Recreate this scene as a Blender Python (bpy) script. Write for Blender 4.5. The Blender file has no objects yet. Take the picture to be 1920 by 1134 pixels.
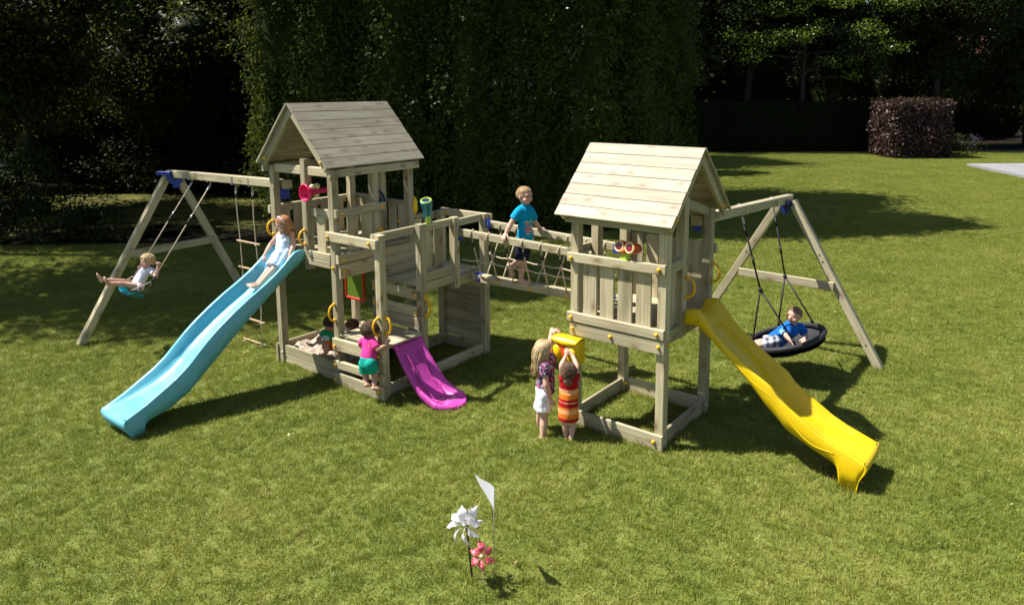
import bpy, bmesh, math, random
import numpy as np
from mathutils import Vector, Matrix, noise
random.seed(7)
rng = np.random.default_rng(7)
C = bpy.context.scene.collection
scene = bpy.context.scene

# ---------------------------------------------------------------- camera, light, exposure
F_PX, CAM_H, PITCH, ROLL, CX, CY = 1345.476, 3.24, 0.155, 0.0046, 988.757, 379.684
cam_d = bpy.data.cameras.new('camera')
cam = bpy.data.objects.new('camera', cam_d)
C.objects.link(cam)
cam_d.sensor_fit = 'HORIZONTAL'
cam_d.sensor_width = 36.0
cam_d.lens = 36.0 * F_PX / 1920.0
cam_d.shift_x = (960 - CX) / 1920.0
cam_d.shift_y = (CY - 567) / 1920.0
cam_d.clip_start = 0.05
cam_d.clip_end = 400
cam.matrix_world = Matrix.Translation((0, 0, CAM_H)) @ Matrix.Rotation(math.pi / 2 - PITCH, 4, 'X') @ Matrix.Rotation(-ROLL, 4, 'Z')
scene.camera = cam

SUN_EL, SUN_AZ = math.radians(57), math.radians(177)      # azimuth measured from +x, anticlockwise
world = bpy.data.worlds.new('World')
scene.world = world
world.use_nodes = True
wn = world.node_tree.nodes
sky = wn.new('ShaderNodeTexSky')
sky.sky_type = 'NISHITA'
sky.sun_disc = False
sky.sun_elevation = SUN_EL
sky.sun_rotation = math.pi / 2 - SUN_AZ
wn['Background'].inputs['Strength'].default_value = 0.062
world.node_tree.links.new(sky.outputs['Color'], wn['Background'].inputs['Color'])
sun_d = bpy.data.lights.new('sun', 'SUN')
sun_d.energy = 4.6
sun_d.angle = math.radians(0.5)
sun_d.color = (1.0, 0.966, 0.905)
sun = bpy.data.objects.new('sun', sun_d)
C.objects.link(sun)
sdir = Vector((math.cos(SUN_EL) * math.cos(SUN_AZ), math.cos(SUN_EL) * math.sin(SUN_AZ), math.sin(SUN_EL)))
sun.rotation_euler = sdir.to_track_quat('Z', 'Y').to_euler()
sun.location = (-20, 8, 30)
scene.view_settings.view_transform = 'Standard'
scene.view_settings.look = 'None'
scene.view_settings.exposure = 1.02
scene.view_settings.gamma = 1.0

# ---------------------------------------------------------------- materials
def new_mat(name):
    m = bpy.data.materials.new(name)
    m.use_nodes = True
    n = m.node_tree.nodes
    return m, n, m.node_tree.links, n['Principled BSDF']

def ramp(n, stops):
    r = n.new('ShaderNodeValToRGB')
    e = r.color_ramp.elements
    while len(e) > 1:
        e.remove(e[-1])
    e[0].position = stops[0][0]; e[0].color = (*stops[0][1], 1)
    for p, c in stops[1:]:
        k = e.new(p); k.color = (*c, 1)
    return r

def noise_node(n, l, scale, detail=4, rough=.55, vec=None):
    t = n.new('ShaderNodeTexNoise')
    t.inputs['Scale'].default_value = scale
    t.inputs['Detail'].default_value = detail
    t.inputs['Roughness'].default_value = rough
    if vec is not None:
        l.new(vec, t.inputs['Vector'])
    return t

def mix(n, l, fac, a, b, mode='MIX'):
    m = n.new('ShaderNodeMix'); m.data_type = 'RGBA'; m.blend_type = mode
    for sock, val in ((m.inputs['Factor'], fac), (m.inputs['A'] if 0 else m.inputs[6], a), (m.inputs[7], b)):
        if hasattr(val, 'links'):
            l.new(val, sock)
        else:
            sock.default_value = val if not isinstance(val, tuple) else (*val, 1)
    return m.outputs[2]

def math_node(n, l, op, a, b=0.0):
    m = n.new('ShaderNodeMath'); m.operation = op
    for i, v in enumerate((a, b)):
        if hasattr(v, 'links'):
            l.new(v, m.inputs[i])
        else:
            m.inputs[i].default_value = v
    return m.outputs[0]

def wood_mat(name, light, dark, knot, tint_amt=.35):
    m, n, l, p = new_mat(name)
    uv = n.new('ShaderNodeUVMap')
    def mapped(su, sv):
        k = n.new('ShaderNodeMapping'); k.inputs['Scale'].default_value = (su, sv, 1)
        l.new(uv.outputs['UV'], k.inputs['Vector']); return k.outputs['Vector']
    g = noise_node(n, l, 1.0, 5, .6, mapped(2.2, 55))
    g2 = noise_node(n, l, 1.0, 3, .5, mapped(.9, 9))
    s = math_node(n, l, 'ADD', math_node(n, l, 'MULTIPLY', g.outputs['Fac'], .55), math_node(n, l, 'MULTIPLY', g2.outputs['Fac'], .45))
    r = ramp(n, [(.40, dark), (.57, light)])
    l.new(s, r.inputs['Fac'])
    # one tone per board: the board's own random lengthwise offset picks it
    sep = n.new('ShaderNodeSeparateXYZ'); l.new(uv.outputs['UV'], sep.inputs[0])
    wn_ = n.new('ShaderNodeTexWhiteNoise'); wn_.noise_dimensions = '1D'
    l.new(math_node(n, l, 'FLOOR', math_node(n, l, 'MULTIPLY', sep.outputs['Y'], .1)), wn_.inputs['W'])
    tr = ramp(n, [(0, (1 - tint_amt, 1 - tint_amt * .95, 1 - tint_amt * .9)), (1, (1.0, 1.0, 1.0))])
    l.new(wn_.outputs['Value'], tr.inputs['Fac'])
    c = mix(n, l, 1.0, r.outputs['Color'], tr.outputs['Color'], 'MULTIPLY')
    v = n.new('ShaderNodeTexVoronoi'); v.inputs['Scale'].default_value = 1.0; v.voronoi_dimensions = '2D'
    l.new(mapped(3.4, 7.0), v.inputs['Vector'])
    kr = ramp(n, [(.03, (1, 1, 1)), (.13, (.45, .45, .45)), (.30, (0, 0, 0))])
    l.new(v.outputs['Distance'], kr.inputs['Fac'])
    wk = n.new('ShaderNodeSeparateColor'); l.new(v.outputs['Color'], wk.inputs[0])
    sel = math_node(n, l, 'GREATER_THAN', wk.outputs[0], .55)
    kf = math_node(n, l, 'MULTIPLY', math_node(n, l, 'MULTIPLY', kr.outputs['Color'], sel), .8)
    c = mix(n, l, kf, c, knot)
    # broad weather stains
    st = noise_node(n, l, 1.0, 2, .5, mapped(1.3, 3.5))
    sr = ramp(n, [(.35, (.84, .83, .8)), (.6, (1, 1, 1))]); l.new(st.outputs['Fac'], sr.inputs['Fac'])
    c = mix(n, l, 1.0, c, sr.outputs['Color'], 'MULTIPLY')
    l.new(c, p.inputs['Base Color'])
    p.inputs['Roughness'].default_value = .62
    b = n.new('ShaderNodeBump'); b.inputs['Strength'].default_value = .25; b.inputs['Distance'].default_value = .004
    l.new(s, b.inputs['Height']); l.new(b.outputs['Normal'], p.inputs['Normal'])
    return m

def plain(name, col, rough=.4, metal=0.0, var=.08, scale=6.0, bump=0.0, bscale=200, coat=0.0, sss=0.0, spec=.5, rvar=0.0):
    m, n, l, p = new_mat(name)
    tc = n.new('ShaderNodeTexCoord')
    t = noise_node(n, l, scale, 4, .6, tc.outputs['Object'])
    lo = tuple(max(0, c * (1 - var)) for c in col); hi = tuple(min(1, c * (1 + var)) for c in col)
    r = ramp(n, [(.3, lo), (.7, hi)]); l.new(t.outputs['Fac'], r.inputs['Fac'])
    l.new(r.outputs['Color'], p.inputs['Base Color'])
    p.inputs['Roughness'].default_value = rough
    p.inputs['Metallic'].default_value = metal
    if rvar:
        t3 = noise_node(n, l, 9, 6, .75, tc.outputs['Object'])
        r3 = ramp(n, [(.35, (rough - rvar,) * 3), (.65, (rough + rvar,) * 3)]); l.new(t3.outputs['Fac'], r3.inputs['Fac']); l.new(r3.outputs['Color'], p.inputs['Roughness'])
    p.inputs['Specular IOR Level'].default_value = spec
    p.inputs['Coat Weight'].default_value = coat
    if sss:
        p.inputs['Subsurface Weight'].default_value = sss
        p.inputs['Subsurface Radius'].default_value = (.01, .005, .003)
        p.inputs['Subsurface Scale'].default_value = 1.0
    if bump:
        t2 = noise_node(n, l, bscale, 3, .6, tc.outputs['Object'])
        b = n.new('ShaderNodeBump'); b.inputs['Strength'].default_value = bump; b.inputs['Distance'].default_value = .003
        l.new(t2.outputs['Fac'], b.inputs['Height']); l.new(b.outputs['Normal'], p.inputs['Normal'])
    return m

def attr_mat(name, rough=.6, bump=.0, bscale=120, trans=0.0, sss=0.0, spec=.5, rvar=0.0):
    """colour from the mesh's own colour attribute 'col' (printed cloth, skin with lips and cheeks)"""
    m, n, l, p = new_mat(name)
    a = n.new('ShaderNodeAttribute'); a.attribute_name = 'col'
    l.new(a.outputs['Color'], p.inputs['Base Color'])
    p.inputs['Roughness'].default_value = rough
    p.inputs['Specular IOR Level'].default_value = spec
    if sss:
        p.inputs['Subsurface Weight'].default_value = sss
        p.inputs['Subsurface Radius'].default_value = (.012, .005, .003)
        p.inputs['Subsurface Scale'].default_value = 1.0
    if bump:
        tc = n.new('ShaderNodeTexCoord')
        t2 = noise_node(n, l, bscale, 3, .6, tc.outputs['Object'])
        b = n.new('ShaderNodeBump'); b.inputs['Strength'].default_value = bump; b.inputs['Distance'].default_value = .004
        l.new(t2.outputs['Fac'], b.inputs['Height']); l.new(b.outputs['Normal'], p.inputs['Normal'])
    return m

def leaf_mat(name, cols, trans=.35, rough=.45, scale=1.2, spec=.5):
    m, n, l, p = new_mat(name)
    a = n.new('ShaderNodeAttribute'); a.attribute_name = 'rnd'
    g = n.new('ShaderNodeNewGeometry')
    t = noise_node(n, l, scale, 2, .5, g.outputs['Position'])
    s = math_node(n, l, 'ADD', math_node(n, l, 'MULTIPLY', a.outputs['Fac'], .6), math_node(n, l, 'MULTIPLY', t.outputs['Fac'], .4))
    k = len(cols)
    r = ramp(n, [(.15 + .7 * i / (k - 1), c) for i, c in enumerate(cols)]); l.new(s, r.inputs['Fac'])
    l.new(r.outputs['Color'], p.inputs['Base Color'])
    p.inputs['Roughness'].default_value = rough
    p.inputs['Specular IOR Level'].default_value = spec
    tr = n.new('ShaderNodeBsdfTranslucent')
    br = mix(n, l, .4, r.outputs['Color'], (.15, .2, .008))
    l.new(br, tr.inputs['Color'])
    ms = n.new('ShaderNodeMixShader'); ms.inputs[0].default_value = trans
    l.new(p.outputs[0], ms.inputs[1]); l.new(tr.outputs[0], ms.inputs[2])
    l.new(ms.outputs[0], n['Material Output'].inputs['Surface'])
    return m

M = {}
M['wood'] = wood_mat('pressure treated pine', (.61, .53, .335), (.39, .32, .185), (.17, .10, .045))
M['roofwood'] = wood_mat('planed roof boards', (.465, .405, .285), (.325, .27, .175), (.22, .14, .08), .26)
M['rung'] = wood_mat('turned rung wood', (.62, .46, .27), (.45, .31, .17), (.2, .1, .05))
M['blue_slide'] = plain('turquoise plastic', (.135, .445, .545), .38, var=.10, scale=4, rvar=.12, bump=.03, bscale=90)
M['yellow_slide'] = plain('yellow plastic', (.70, .475, .004), .4, var=.08, scale=4, rvar=.12, bump=.03, bscale=90)
M['pink_slide'] = plain('magenta plastic', (.50, .055, .33), .38, var=.10, scale=4, rvar=.12, bump=.03, bscale=90)
M['yellow'] = plain('yellow fittings plastic', (.80, .42, .006), .35)
M['bright_yellow'] = plain('bright yellow plastic', (.86, .57, .006), .36)
M['blue'] = plain('royal blue plastic', (.012, .045, .36), .35)
M['navy'] = plain('dark blue plastic', (.008, .02, .11), .35)
M['teal'] = plain('teal plastic', (.0, .17, .24), .3)
M['lime'] = plain('lime plastic', (.42, .58, .06), .35)
M['pink'] = plain('hot pink plastic', (.68, .012, .12), .3)
M['cream'] = plain('pale yellow plastic', (.72, .68, .32), .4)
M['orange'] = plain('orange plastic', (.72, .105, .012), .35)
M['red'] = plain('red plastic', (.55, .018, .012), .35)
M['lens'] = plain('dark red lens', (.20, .008, .018), .08)
M['green_board'] = plain('green drawing board', (.10, .17, .02), .12)
M['rope'] = plain('natural rope', (.56, .45, .33), .85, var=.2, scale=60, bump=.8, bscale=260)
M['blackrope'] = plain('black rope', (.010, .010, .011), .6, bump=.6, bscale=260)
M['metal'] = plain('galvanised steel', (.55, .55, .56), .35, .9)
M['nest'] = plain('black padded fabric', (.014, .014, .018), .7, bump=.35, bscale=40)
M['nestblue'] = plain('blue nest underside', (.012, .02, .10), .7, bump=.35, bscale=40)
M['sand'] = plain('play sand', (.40, .325, .25), .95, var=.25, scale=22, bump=.8, bscale=120)
M['paving'] = plain('grey paving', (.24, .235, .24), .85, var=.12, scale=1.5, bump=.3, bscale=60)
M['asphalt'] = plain('dark path', (.06, .062, .07), .9, var=.2, scale=2, spec=.1)
M['bark'] = plain('bark', (.024, .020, .016), .9, var=.4, scale=9, bump=1.0, bscale=25)
M['brick'] = plain('red brick wall', (.22, .10, .07), .9, var=.2, scale=8)
M['tiles'] = plain('red roof tiles', (.26, .09, .07), .9, var=.2, scale=8)
M['white'] = plain('white plastic film', (.80, .80, .82), .45, var=.03)
M['dark_stick'] = plain('dark brown stick', (.03, .02, .018), .5)
M['pale_stick'] = plain('pale wooden stick', (.55, .42, .25), .6)
M['wire'] = plain('grey wire', (.45, .45, .45), .4, .6)
M['skin'] = attr_mat('skin', .5, .0, sss=.12, spec=.35)
M['cloth'] = attr_mat('cloth', .85, .45, 70, spec=.2)
M['hair'] = attr_mat('hair', .42, spec=.45)

# ---------------------------------------------------------------- mesh builder
class MB:
    def __init__(self):
        self.v = []; self.f = []; self.uv = []; self.sm = []
    def face(self, idx, uvs, smooth=False):
        self.f.append(tuple(idx)); self.uv.extend(uvs); self.sm.append(smooth)
    def board(self, p0, p1, w, t, wd, c=.005):
        p0 = Vector(p0); p1 = Vector(p1)
        ax = (p1 - p0); L = ax.length; ax.normalize()
        wd = Vector(wd); wd = (wd - ax * wd.dot(ax)).normalized(); td = ax.cross(wd)
        hw, ht = w / 2, t / 2
        c = min(c, hw * .4, ht * .4)
        prof = [(-hw + c, -ht), (hw - c, -ht), (hw, -ht + c), (hw, ht - c), (hw - c, ht), (-hw + c, ht), (-hw, ht - c), (-hw, -ht + c)]
        b = len(self.v)
        for p in (p0, p1):
            for a, d in prof:
                self.v.append(p + wd * a + td * d)
        u0 = random.uniform(0, 50); v0 = random.randrange(400) * 10.0 + 3
        per = 0
        for i in range(8):
            j = (i + 1) % 8
            seg = math.dist(prof[i], prof[j])
            self.face((b + i, b + 8 + i, b + 8 + j, b + j), [(u0, v0 + per), (u0 + L, v0 + per), (u0 + L, v0 + per + seg), (u0, v0 + per + seg)])
            per += seg
        cap = [(u0 + a * .08, v0 + 2 + d) for a, d in prof]
        self.face([b + i for i in range(8)], cap)
        self.face([b + 15 - i for i in range(8)], [cap[7 - i] for i in range(8)])
    def loft(self, rings, closed=True, cap0=True, cap1=True, smooth=True):
        b = len(self.v); n = len(rings[0])
        for r in rings:
            self.v.extend(Vector(p) for p in r)
        for k in range(len(rings) - 1):
            for i in range(n if closed else n - 1):
                j = (i + 1) % n
                self.face((b + k * n + i, b + k * n + j, b + (k + 1) * n + j, b + (k + 1) * n + i),
                          [(k * .05, i * .02), (k * .05, i * .02 + .02), (k * .05 + .05, i * .02 + .02), (k * .05 + .05, i * .02)], smooth)
        if cap0: self.face([b + n - 1 - i for i in range(n)], [(0, 0)] * n)
        if cap1: self.face([b + (len(rings) - 1) * n + i for i in range(n)], [(0, 0)] * n)
    def tube(self, pts, rad, n=8, ref=None, cap=True, flat=1.0):
        pts = [Vector(p) for p in pts]
        if not hasattr(rad, '__len__'): rad = [rad] * len(pts)
        t0 = (pts[1] - pts[0]).normalized()
        x = Vector(ref) if ref is not None else (Vector((0, 0, 1)) if abs(t0.z) < .9 else Vector((1, 0, 0)))
        x = (x - t0 * x.dot(t0)).normalized()
        rings = []
        for i, p in enumerate(pts):
            t = (pts[min(i + 1, len(pts) - 1)] - pts[max(i - 1, 0)])
            if t.length < 1e-9: t = t0
            t = t.normalized()
            x = (x - t * x.dot(t))
            x = x.normalized() if x.length > 1e-6 else t.orthogonal().normalized()
            y = t.cross(x)
            rings.append([p + x * (math.cos(2 * math.pi * k / n) * rad[i]) + y * (math.sin(2 * math.pi * k / n) * rad[i] * flat) for k in range(n)])
        self.loft(rings, True, cap, cap)
    def ell(self, c, ax, ay, az, n=12, m=8):
        c = Vector(c); ax = Vector(ax); ay = Vector(ay); az = Vector(az)
        rings = []
        for k in range(m + 1):
            th = math.pi * (.02 + .96 * k / m)
            rings.append([c + ax * (math.sin(th) * math.cos(2 * math.pi * i / n)) + ay * (math.sin(th) * math.sin(2 * math.pi * i / n)) - az * math.cos(th) for i in range(n)])
        self.loft(rings)
    def ball(self, c, r, n=10, m=6):
        self.ell(c, (r, 0, 0), (0, r, 0), (0, 0, r), n, m)
    def caps(self, p0, r0, p1, r1, n=12, e0=True, e1=True, ref=None, flat=1.0):
        """tapered limb; e0/e1: rounded end or flat end"""
        p0 = Vector(p0); p1 = Vector(p1); d = (p1 - p0)
        L = d.length; d = d.normalized() if L > 1e-6 else Vector((0, 0, 1))
        pts, rad = [], []
        if e0:
            for a in (85, 60, 30):
                pts.append(p0 - d * r0 * math.sin(math.radians(a))); rad.append(r0 * math.cos(math.radians(a)))
        pts.append(p0); rad.append(r0); pts.append((p0 + p1) / 2); rad.append((r0 + r1) / 2); pts.append(p1); rad.append(r1)
        if e1:
            for a in (30, 60, 85):
                pts.append(p1 + d * r1 * math.sin(math.radians(a))); rad.append(r1 * math.cos(math.radians(a)))
        self.tube(pts, rad, n, ref, True, flat)
    def mesh(self, name, off=(0, 0, 0)):
        me = bpy.data.meshes.new(name)
        o = Vector(off)
        me.from_pydata([tuple(p - o) for p in self.v], [], self.f)
        uv = me.uv_layers.new(name='UVMap')
        uv.data.foreach_set('uv', np.array(self.uv, dtype=np.float32).ravel())
        me.polygons.foreach_set('use_smooth', np.array(self.sm, dtype=bool))
        me.update()
        return me
    def build(self, name, mat, parent=None, off=None):
        if off is None:
            off = Vector((0, 0, 0)); p = parent
            while p is not None:
                off = off + p.location; p = p.parent
        off = Vector(off)
        me = self.mesh(name, off)
        me.materials.append(mat)
        return link(name, me, parent, off if parent is None else (0, 0, 0))

def link(name, me, parent=None, loc=(0, 0, 0)):
    o = bpy.data.objects.new(name, me)
    C.objects.link(o)
    o.location = loc
    if parent is not None: o.parent = parent
    return o

def tag(o, label=None, cat=None, group=None, kind=None):
    if label: o['label'] = label
    if cat: o['category'] = cat
    if group: o['group'] = group
    if kind: o['kind'] = kind
    return o

def thing(name, label, cat, loc, group=None):
    o = bpy.data.objects.new(name, None)
    o.empty_display_size = .1
    C.objects.link(o); o.location = loc
    return tag(o, label, cat, group)

def part(name, mat, parent, *calls, **kw):
    """one part: calls are (method, args...)"""
    mb = MB()
    for c in calls:
        getattr(mb, c[0])(*c[1:])
    o = mb.build(name, M[mat] if isinstance(mat, str) else mat, parent)
    if kw.get('label'): o['label'] = kw['label']
    return o

# ---------------------------------------------------------------- site frames (s runs away to the right, t towards us to the right)
class Frame:
    def __init__(self, ox, oy, th):
        self.o = Vector((ox, oy, 0)); self.A = Vector((math.cos(th), math.sin(th), 0)); self.B = Vector((math.sin(th), -math.cos(th), 0))
    def __call__(self, s, t, z):
        return self.o + self.A * s + self.B * t + Vector((0, 0, z))
LF = Frame(-2.951, 8.319, .9255)
RF = Frame(.473, 6.712, .9130)
UP = Vector((0, 0, 1))
W1, FT, L1, L2 = 1.066, 1.783, 1.111, 1.658
WQ, LQ = .928, .918
PS = .088
# ---------------------------------------------------------------- ground, lawn, pond, paving
def sheet(name, pts, z, mat, sub=0):
    mb = MB()
    mb.v = [Vector((x, y, z)) for x, y in pts]
    mb.face(range(len(pts)), [(x, y) for x, y in pts])
    return tag(mb.build(name, mat, None, (pts[0][0], pts[0][1], z)), kind='structure')
def grass_mat(name, tex):
    m, n, l, p = new_mat(name)
    g = n.new('ShaderNodeNewGeometry')
    a = noise_node(n, l, .7, 5, .65, g.outputs['Position'])
    b = noise_node(n, l, 5.0, 4, .7, g.outputs['Position'])
    s = math_node(n, l, 'ADD', math_node(n, l, 'MULTIPLY', a.outputs['Fac'], .5), math_node(n, l, 'MULTIPLY', b.outputs['Fac'], .5))
    r = ramp(n, [(.32, (.125, .175, .019)), (.46, (.220, .258, .036)), (.61, (.340, .338, .072)), (.76, (.51, .44, .17))])
    if tex == 'blade':
        at = n.new('ShaderNodeAttribute'); at.attribute_name = 'rnd'
        s = math_node(n, l, 'ADD', math_node(n, l, 'MULTIPLY', s, .80), math_node(n, l, 'MULTIPLY', at.outputs['Fac'], .22))
        l.new(s, r.inputs['Fac'])
        l.new(r.outputs['Color'], p.inputs['Base Color'])
        p.inputs['Roughness'].default_value = .5; p.inputs['Specular IOR Level'].default_value = .3
        tr = n.new('ShaderNodeBsdfTranslucent'); l.new(r.outputs['Color'], tr.inputs['Color'])
        ms = n.new('ShaderNodeMixShader'); ms.inputs[0].default_value = .35
        l.new(p.outputs[0], ms.inputs[1]); l.new(tr.outputs[0], ms.inputs[2]); l.new(ms.outputs[0], n['Material Output'].inputs['Surface'])
    else:
        c = noise_node(n, l, 42, 3, .7, g.outputs['Position'])
        s = math_node(n, l, 'ADD', math_node(n, l, 'MULTIPLY', s, .75), math_node(n, l, 'MULTIPLY', c.outputs['Fac'], .2))
        l.new(s, r.inputs['Fac']); 
        k = mix(n, l, 1.0, r.outputs['Color'], (.55, .58, .5), 'MULTIPLY')
        l.new(k, p.inputs['Base Color']); p.inputs['Roughness'].default_value = .9
    return m
M['lawn'] = grass_mat('lawn soil and thatch', 'ground')
M['blade'] = grass_mat('grass blades', 'blade')
sheet('ground', [(-150, -20), (150, -20), (150, 200), (-150, 200)], -.02, plain('shaded soil', (.016, .013, .008), .95, var=.4, scale=.8, spec=.05))
sheet('lawn', [(-13, -3), (26, -3), (26, 36.6), (7, 37.4), (4.4, 17.0), (-4.0, 16.2), (-5.6, 15.3), (-9.0, 15.2), (-13, 14.2)], 0.0, M['lawn'])
# pond with duckweed; near bank darkened in the colour to stand for tree shade
m, n, l, p_ = new_mat('pond water with duckweed and painted bank shade')
g = n.new('ShaderNodeNewGeometry')
mp = n.new('ShaderNodeMapping'); mp.inputs['Scale'].default_value = (1, 1.6, 1); l.new(g.outputs['Position'], mp.inputs['Vector'])
nz1 = noise_node(n, l, 1.1, 6, .7, mp.outputs['Vector'])
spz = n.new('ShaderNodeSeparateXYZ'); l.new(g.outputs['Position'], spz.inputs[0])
mr = n.new('ShaderNodeMapRange'); l.new(spz.outputs['Y'], mr.inputs['Value']); mr.inputs['From Min'].default_value = 16.2; mr.inputs['From Max'].default_value = 18.2  # mask for the shade painted along the near bank
cov_shade = math_node(n, l, 'SUBTRACT', nz1.outputs['Fac'], math_node(n, l, 'MULTIPLY', math_node(n, l, 'SUBTRACT', 1.0, mr.outputs['Result']), .22))
r = ramp(n, [(.36, (.008, .009, .005)), (.44, (.05, .05, .010)), (.62, (.115, .112, .02))]); l.new(cov_shade, r.inputs['Fac'])
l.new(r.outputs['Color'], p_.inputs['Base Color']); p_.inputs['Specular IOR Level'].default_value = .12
rr = ramp(n, [(.36, (.05, .05, .05)), (.44, (.85, .85, .85))]); l.new(cov_shade, rr.inputs['Fac']); l.new(rr.outputs['Color'], p_.inputs['Roughness'])
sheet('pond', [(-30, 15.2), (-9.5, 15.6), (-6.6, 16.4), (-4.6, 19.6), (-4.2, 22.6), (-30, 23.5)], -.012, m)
# terrace slab and shaded path at the right
mb = MB(); P_ = [(18.45, 30.0), (18.0, 25.8), (17.6, 21), (40, 21), (40, 30.0)]
mb.loft([[Vector((x, y, -.02)) for x, y in P_], [Vector((x, y, .12)) for x, y in P_]], True, False, True, False)
tag(mb.build('terrace', M['paving'], None, (18.45, 30, 0)), kind='structure')
mb = MB()
for x0, x1, y0, y1 in [(18.05 + .12 * 0 + 1.6 * i, 18.05 + 1.6 * (i + 1) - .02, 26.0 + 1.0 * j, 26.98 + 1.0 * j) for i in range(1, 8) for j in range(4)]:
    mb.v += [Vector((x0, y0, .124)), Vector((x1, y0, .124)), Vector((x1, y1, .124)), Vector((x0, y1, .124))]
    b = len(mb.v) - 4; mb.face((b, b + 1, b + 2, b + 3), [(0, 0)] * 4)
tag(mb.build('terrace_slabs', M['paving'], None, (18.45, 30, .1)), kind='structure')
sheet('path', [(22.5, 36.0), (60, 31.5), (60, 36.5), (23.5, 38.5)], .004, M['asphalt'])

# grass: one patch of blades laid over the whole lawn
NB = 12000
NT = 900
tx, ty, ta_, tl_, tr_n, th_ = rng.uniform(-.5, .5, NT), rng.uniform(-.5, .5, NT), rng.uniform(0, 6.28, NT), rng.uniform(.2, 1.25, NT), rng.random(NT), rng.uniform(.75, 1.3, NT)
ti = rng.integers(0, NT, NB)
bx = (tx[ti] + rng.normal(0, .021, NB) + .5) % 1 - .5; by = (ty[ti] + rng.normal(0, .021, NB) + .5) % 1 - .5
hgt = rng.uniform(.016, .042, NB) * th_[ti]; wid = rng.uniform(.0014, .0030, NB)
ang = rng.uniform(0, 2 * math.pi, NB); lean = np.clip(tl_[ti] + rng.normal(0, .25, NB), .05, 1.4); la = ta_[ti] + rng.normal(0, 1.1, NB)
v = np.zeros((NB, 4, 3)); cx, sx = np.cos(ang), np.sin(ang)
v[:, 0] = np.stack([bx - cx * wid, by - sx * wid, np.full(NB, -.003)], 1)
v[:, 1] = np.stack([bx + cx * wid, by + sx * wid, np.full(NB, -.003)], 1)
lx, ly = np.cos(la) * np.sin(lean) * hgt * 1.3, np.sin(la) * np.sin(lean) * hgt * 1.3
v[:, 2] = np.stack([bx + cx * wid * .5 + lx, by + sx * wid * .5 + ly, hgt * np.cos(lean * .75)], 1)
v[:, 3] = np.stack([bx - cx * wid * .5 + lx, by - sx * wid * .5 + ly, hgt * np.cos(lean * .75)], 1)
def quads(name, v, rnd, mat, mat2=None, n2=0):
    """v: (n,4,3) quads"""
    n = len(v); me = bpy.data.meshes.new(name)
    me.vertices.add(n * 4); me.vertices.foreach_set('co', v.astype(np.float32).ravel())
    me.loops.add(n * 4); me.loops.foreach_set('vertex_index', np.arange(n * 4, dtype=np.int32))
    me.polygons.add(n); me.polygons.foreach_set('loop_start', np.arange(0, n * 4, 4, dtype=np.int32))
    me.polygons.foreach_set('loop_total', np.full(n, 4, dtype=np.int32))
    me.update(calc_edges=True)
    at = me.attributes.new('rnd', 'FLOAT', 'FACE'); at.data.foreach_set('value', rnd.astype(np.float32))
    me.materials.append(mat)
    if mat2 is not None:
        me.materials.append(mat2)
        mi = np.zeros(n, dtype=np.int32); mi[n - n2:] = 1; me.polygons.foreach_set('material_index', mi)
    return me
gm = quads('grass', v, np.clip(.55 * tr_n[ti] + .45 * rng.random(NB), 0, 1), M['blade'])
go = link('grass', gm, None, (0, 0, 0))
tag(go, 'short mown grass blades covering the lawn', 'grass', None, 'stuff')
ng = bpy.data.node_groups.new('grass patches', 'GeometryNodeTree')
ng.interface.new_socket('Geometry', in_out='INPUT', socket_type='NodeSocketGeometry')
ng.interface.new_socket('Geometry', in_out='OUTPUT', socket_type='NodeSocketGeometry')
N_ = ng.nodes; LK = ng.links
gi = N_.new('NodeGroupInput'); gout = N_.new('NodeGroupOutput')
grid = N_.new('GeometryNodeMeshGrid')
GX, GY = 39, 34
grid.inputs['Size X'].default_value = GX; grid.inputs['Size Y'].default_value = GY
grid.inputs['Vertices X'].default_value = GX + 1; grid.inputs['Vertices Y'].default_value = GY + 1
tr = N_.new('GeometryNodeTransform'); tr.inputs['Translation'].default_value = (-12.4 + GX / 2, 2.6 + GY / 2, 0)
LK.new(grid.outputs['Mesh'], tr.inputs['Geometry'])
pos = N_.new('GeometryNodeInputPosition'); sp = N_.new('ShaderNodeSeparateXYZ'); LK.new(pos.outputs[0], sp.inputs[0])
def cmp_(op, a, b):
    c = N_.new('ShaderNodeMath'); c.operation = op; LK.new(a, c.inputs[0]); c.inputs[1].default_value = b; return c.outputs[0]
def and_(a, b):
    c = N_.new('ShaderNodeMath'); c.operation = 'MULTIPLY'; LK.new(a, c.inputs[0]); LK.new(b, c.inputs[1]); return c.outputs[0]
def or_(a, b):
    c = N_.new('ShaderNodeMath'); c.operation = 'MAXIMUM'; LK.new(a, c.inputs[0]); LK.new(b, c.inputs[1]); return c.outputs[0]
dele = or_(or_(and_(cmp_('LESS_THAN', sp.outputs['X'], -4.2), cmp_('GREATER_THAN', sp.outputs['Y'], 15.2)), and_(cmp_('LESS_THAN', sp.outputs['X'], 4.2), cmp_('GREATER_THAN', sp.outputs['Y'], 16.6))),
           and_(cmp_('GREATER_THAN', sp.outputs['X'], 18.6), and_(cmp_('LESS_THAN', sp.outputs['Y'], 30.5), cmp_('GREATER_THAN', sp.outputs['Y'], 20.5))))
dg_ = N_.new('GeometryNodeDeleteGeometry'); LK.new(tr.outputs['Geometry'], dg_.inputs['Geometry']); LK.new(dele, dg_.inputs['Selection'])
rv = N_.new('FunctionNodeRandomValue'); rv.data_type = 'FLOAT'
rv.inputs[2].default_value = 0.0; rv.inputs[3].default_value = 4.0
fl = cmp_('FLOOR', rv.outputs[1], 0); ml = cmp_('MULTIPLY', fl, math.pi / 2)
cb = N_.new('ShaderNodeCombineXYZ'); LK.new(ml, cb.inputs['Z'])
ip = N_.new('GeometryNodeInstanceOnPoints')
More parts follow.
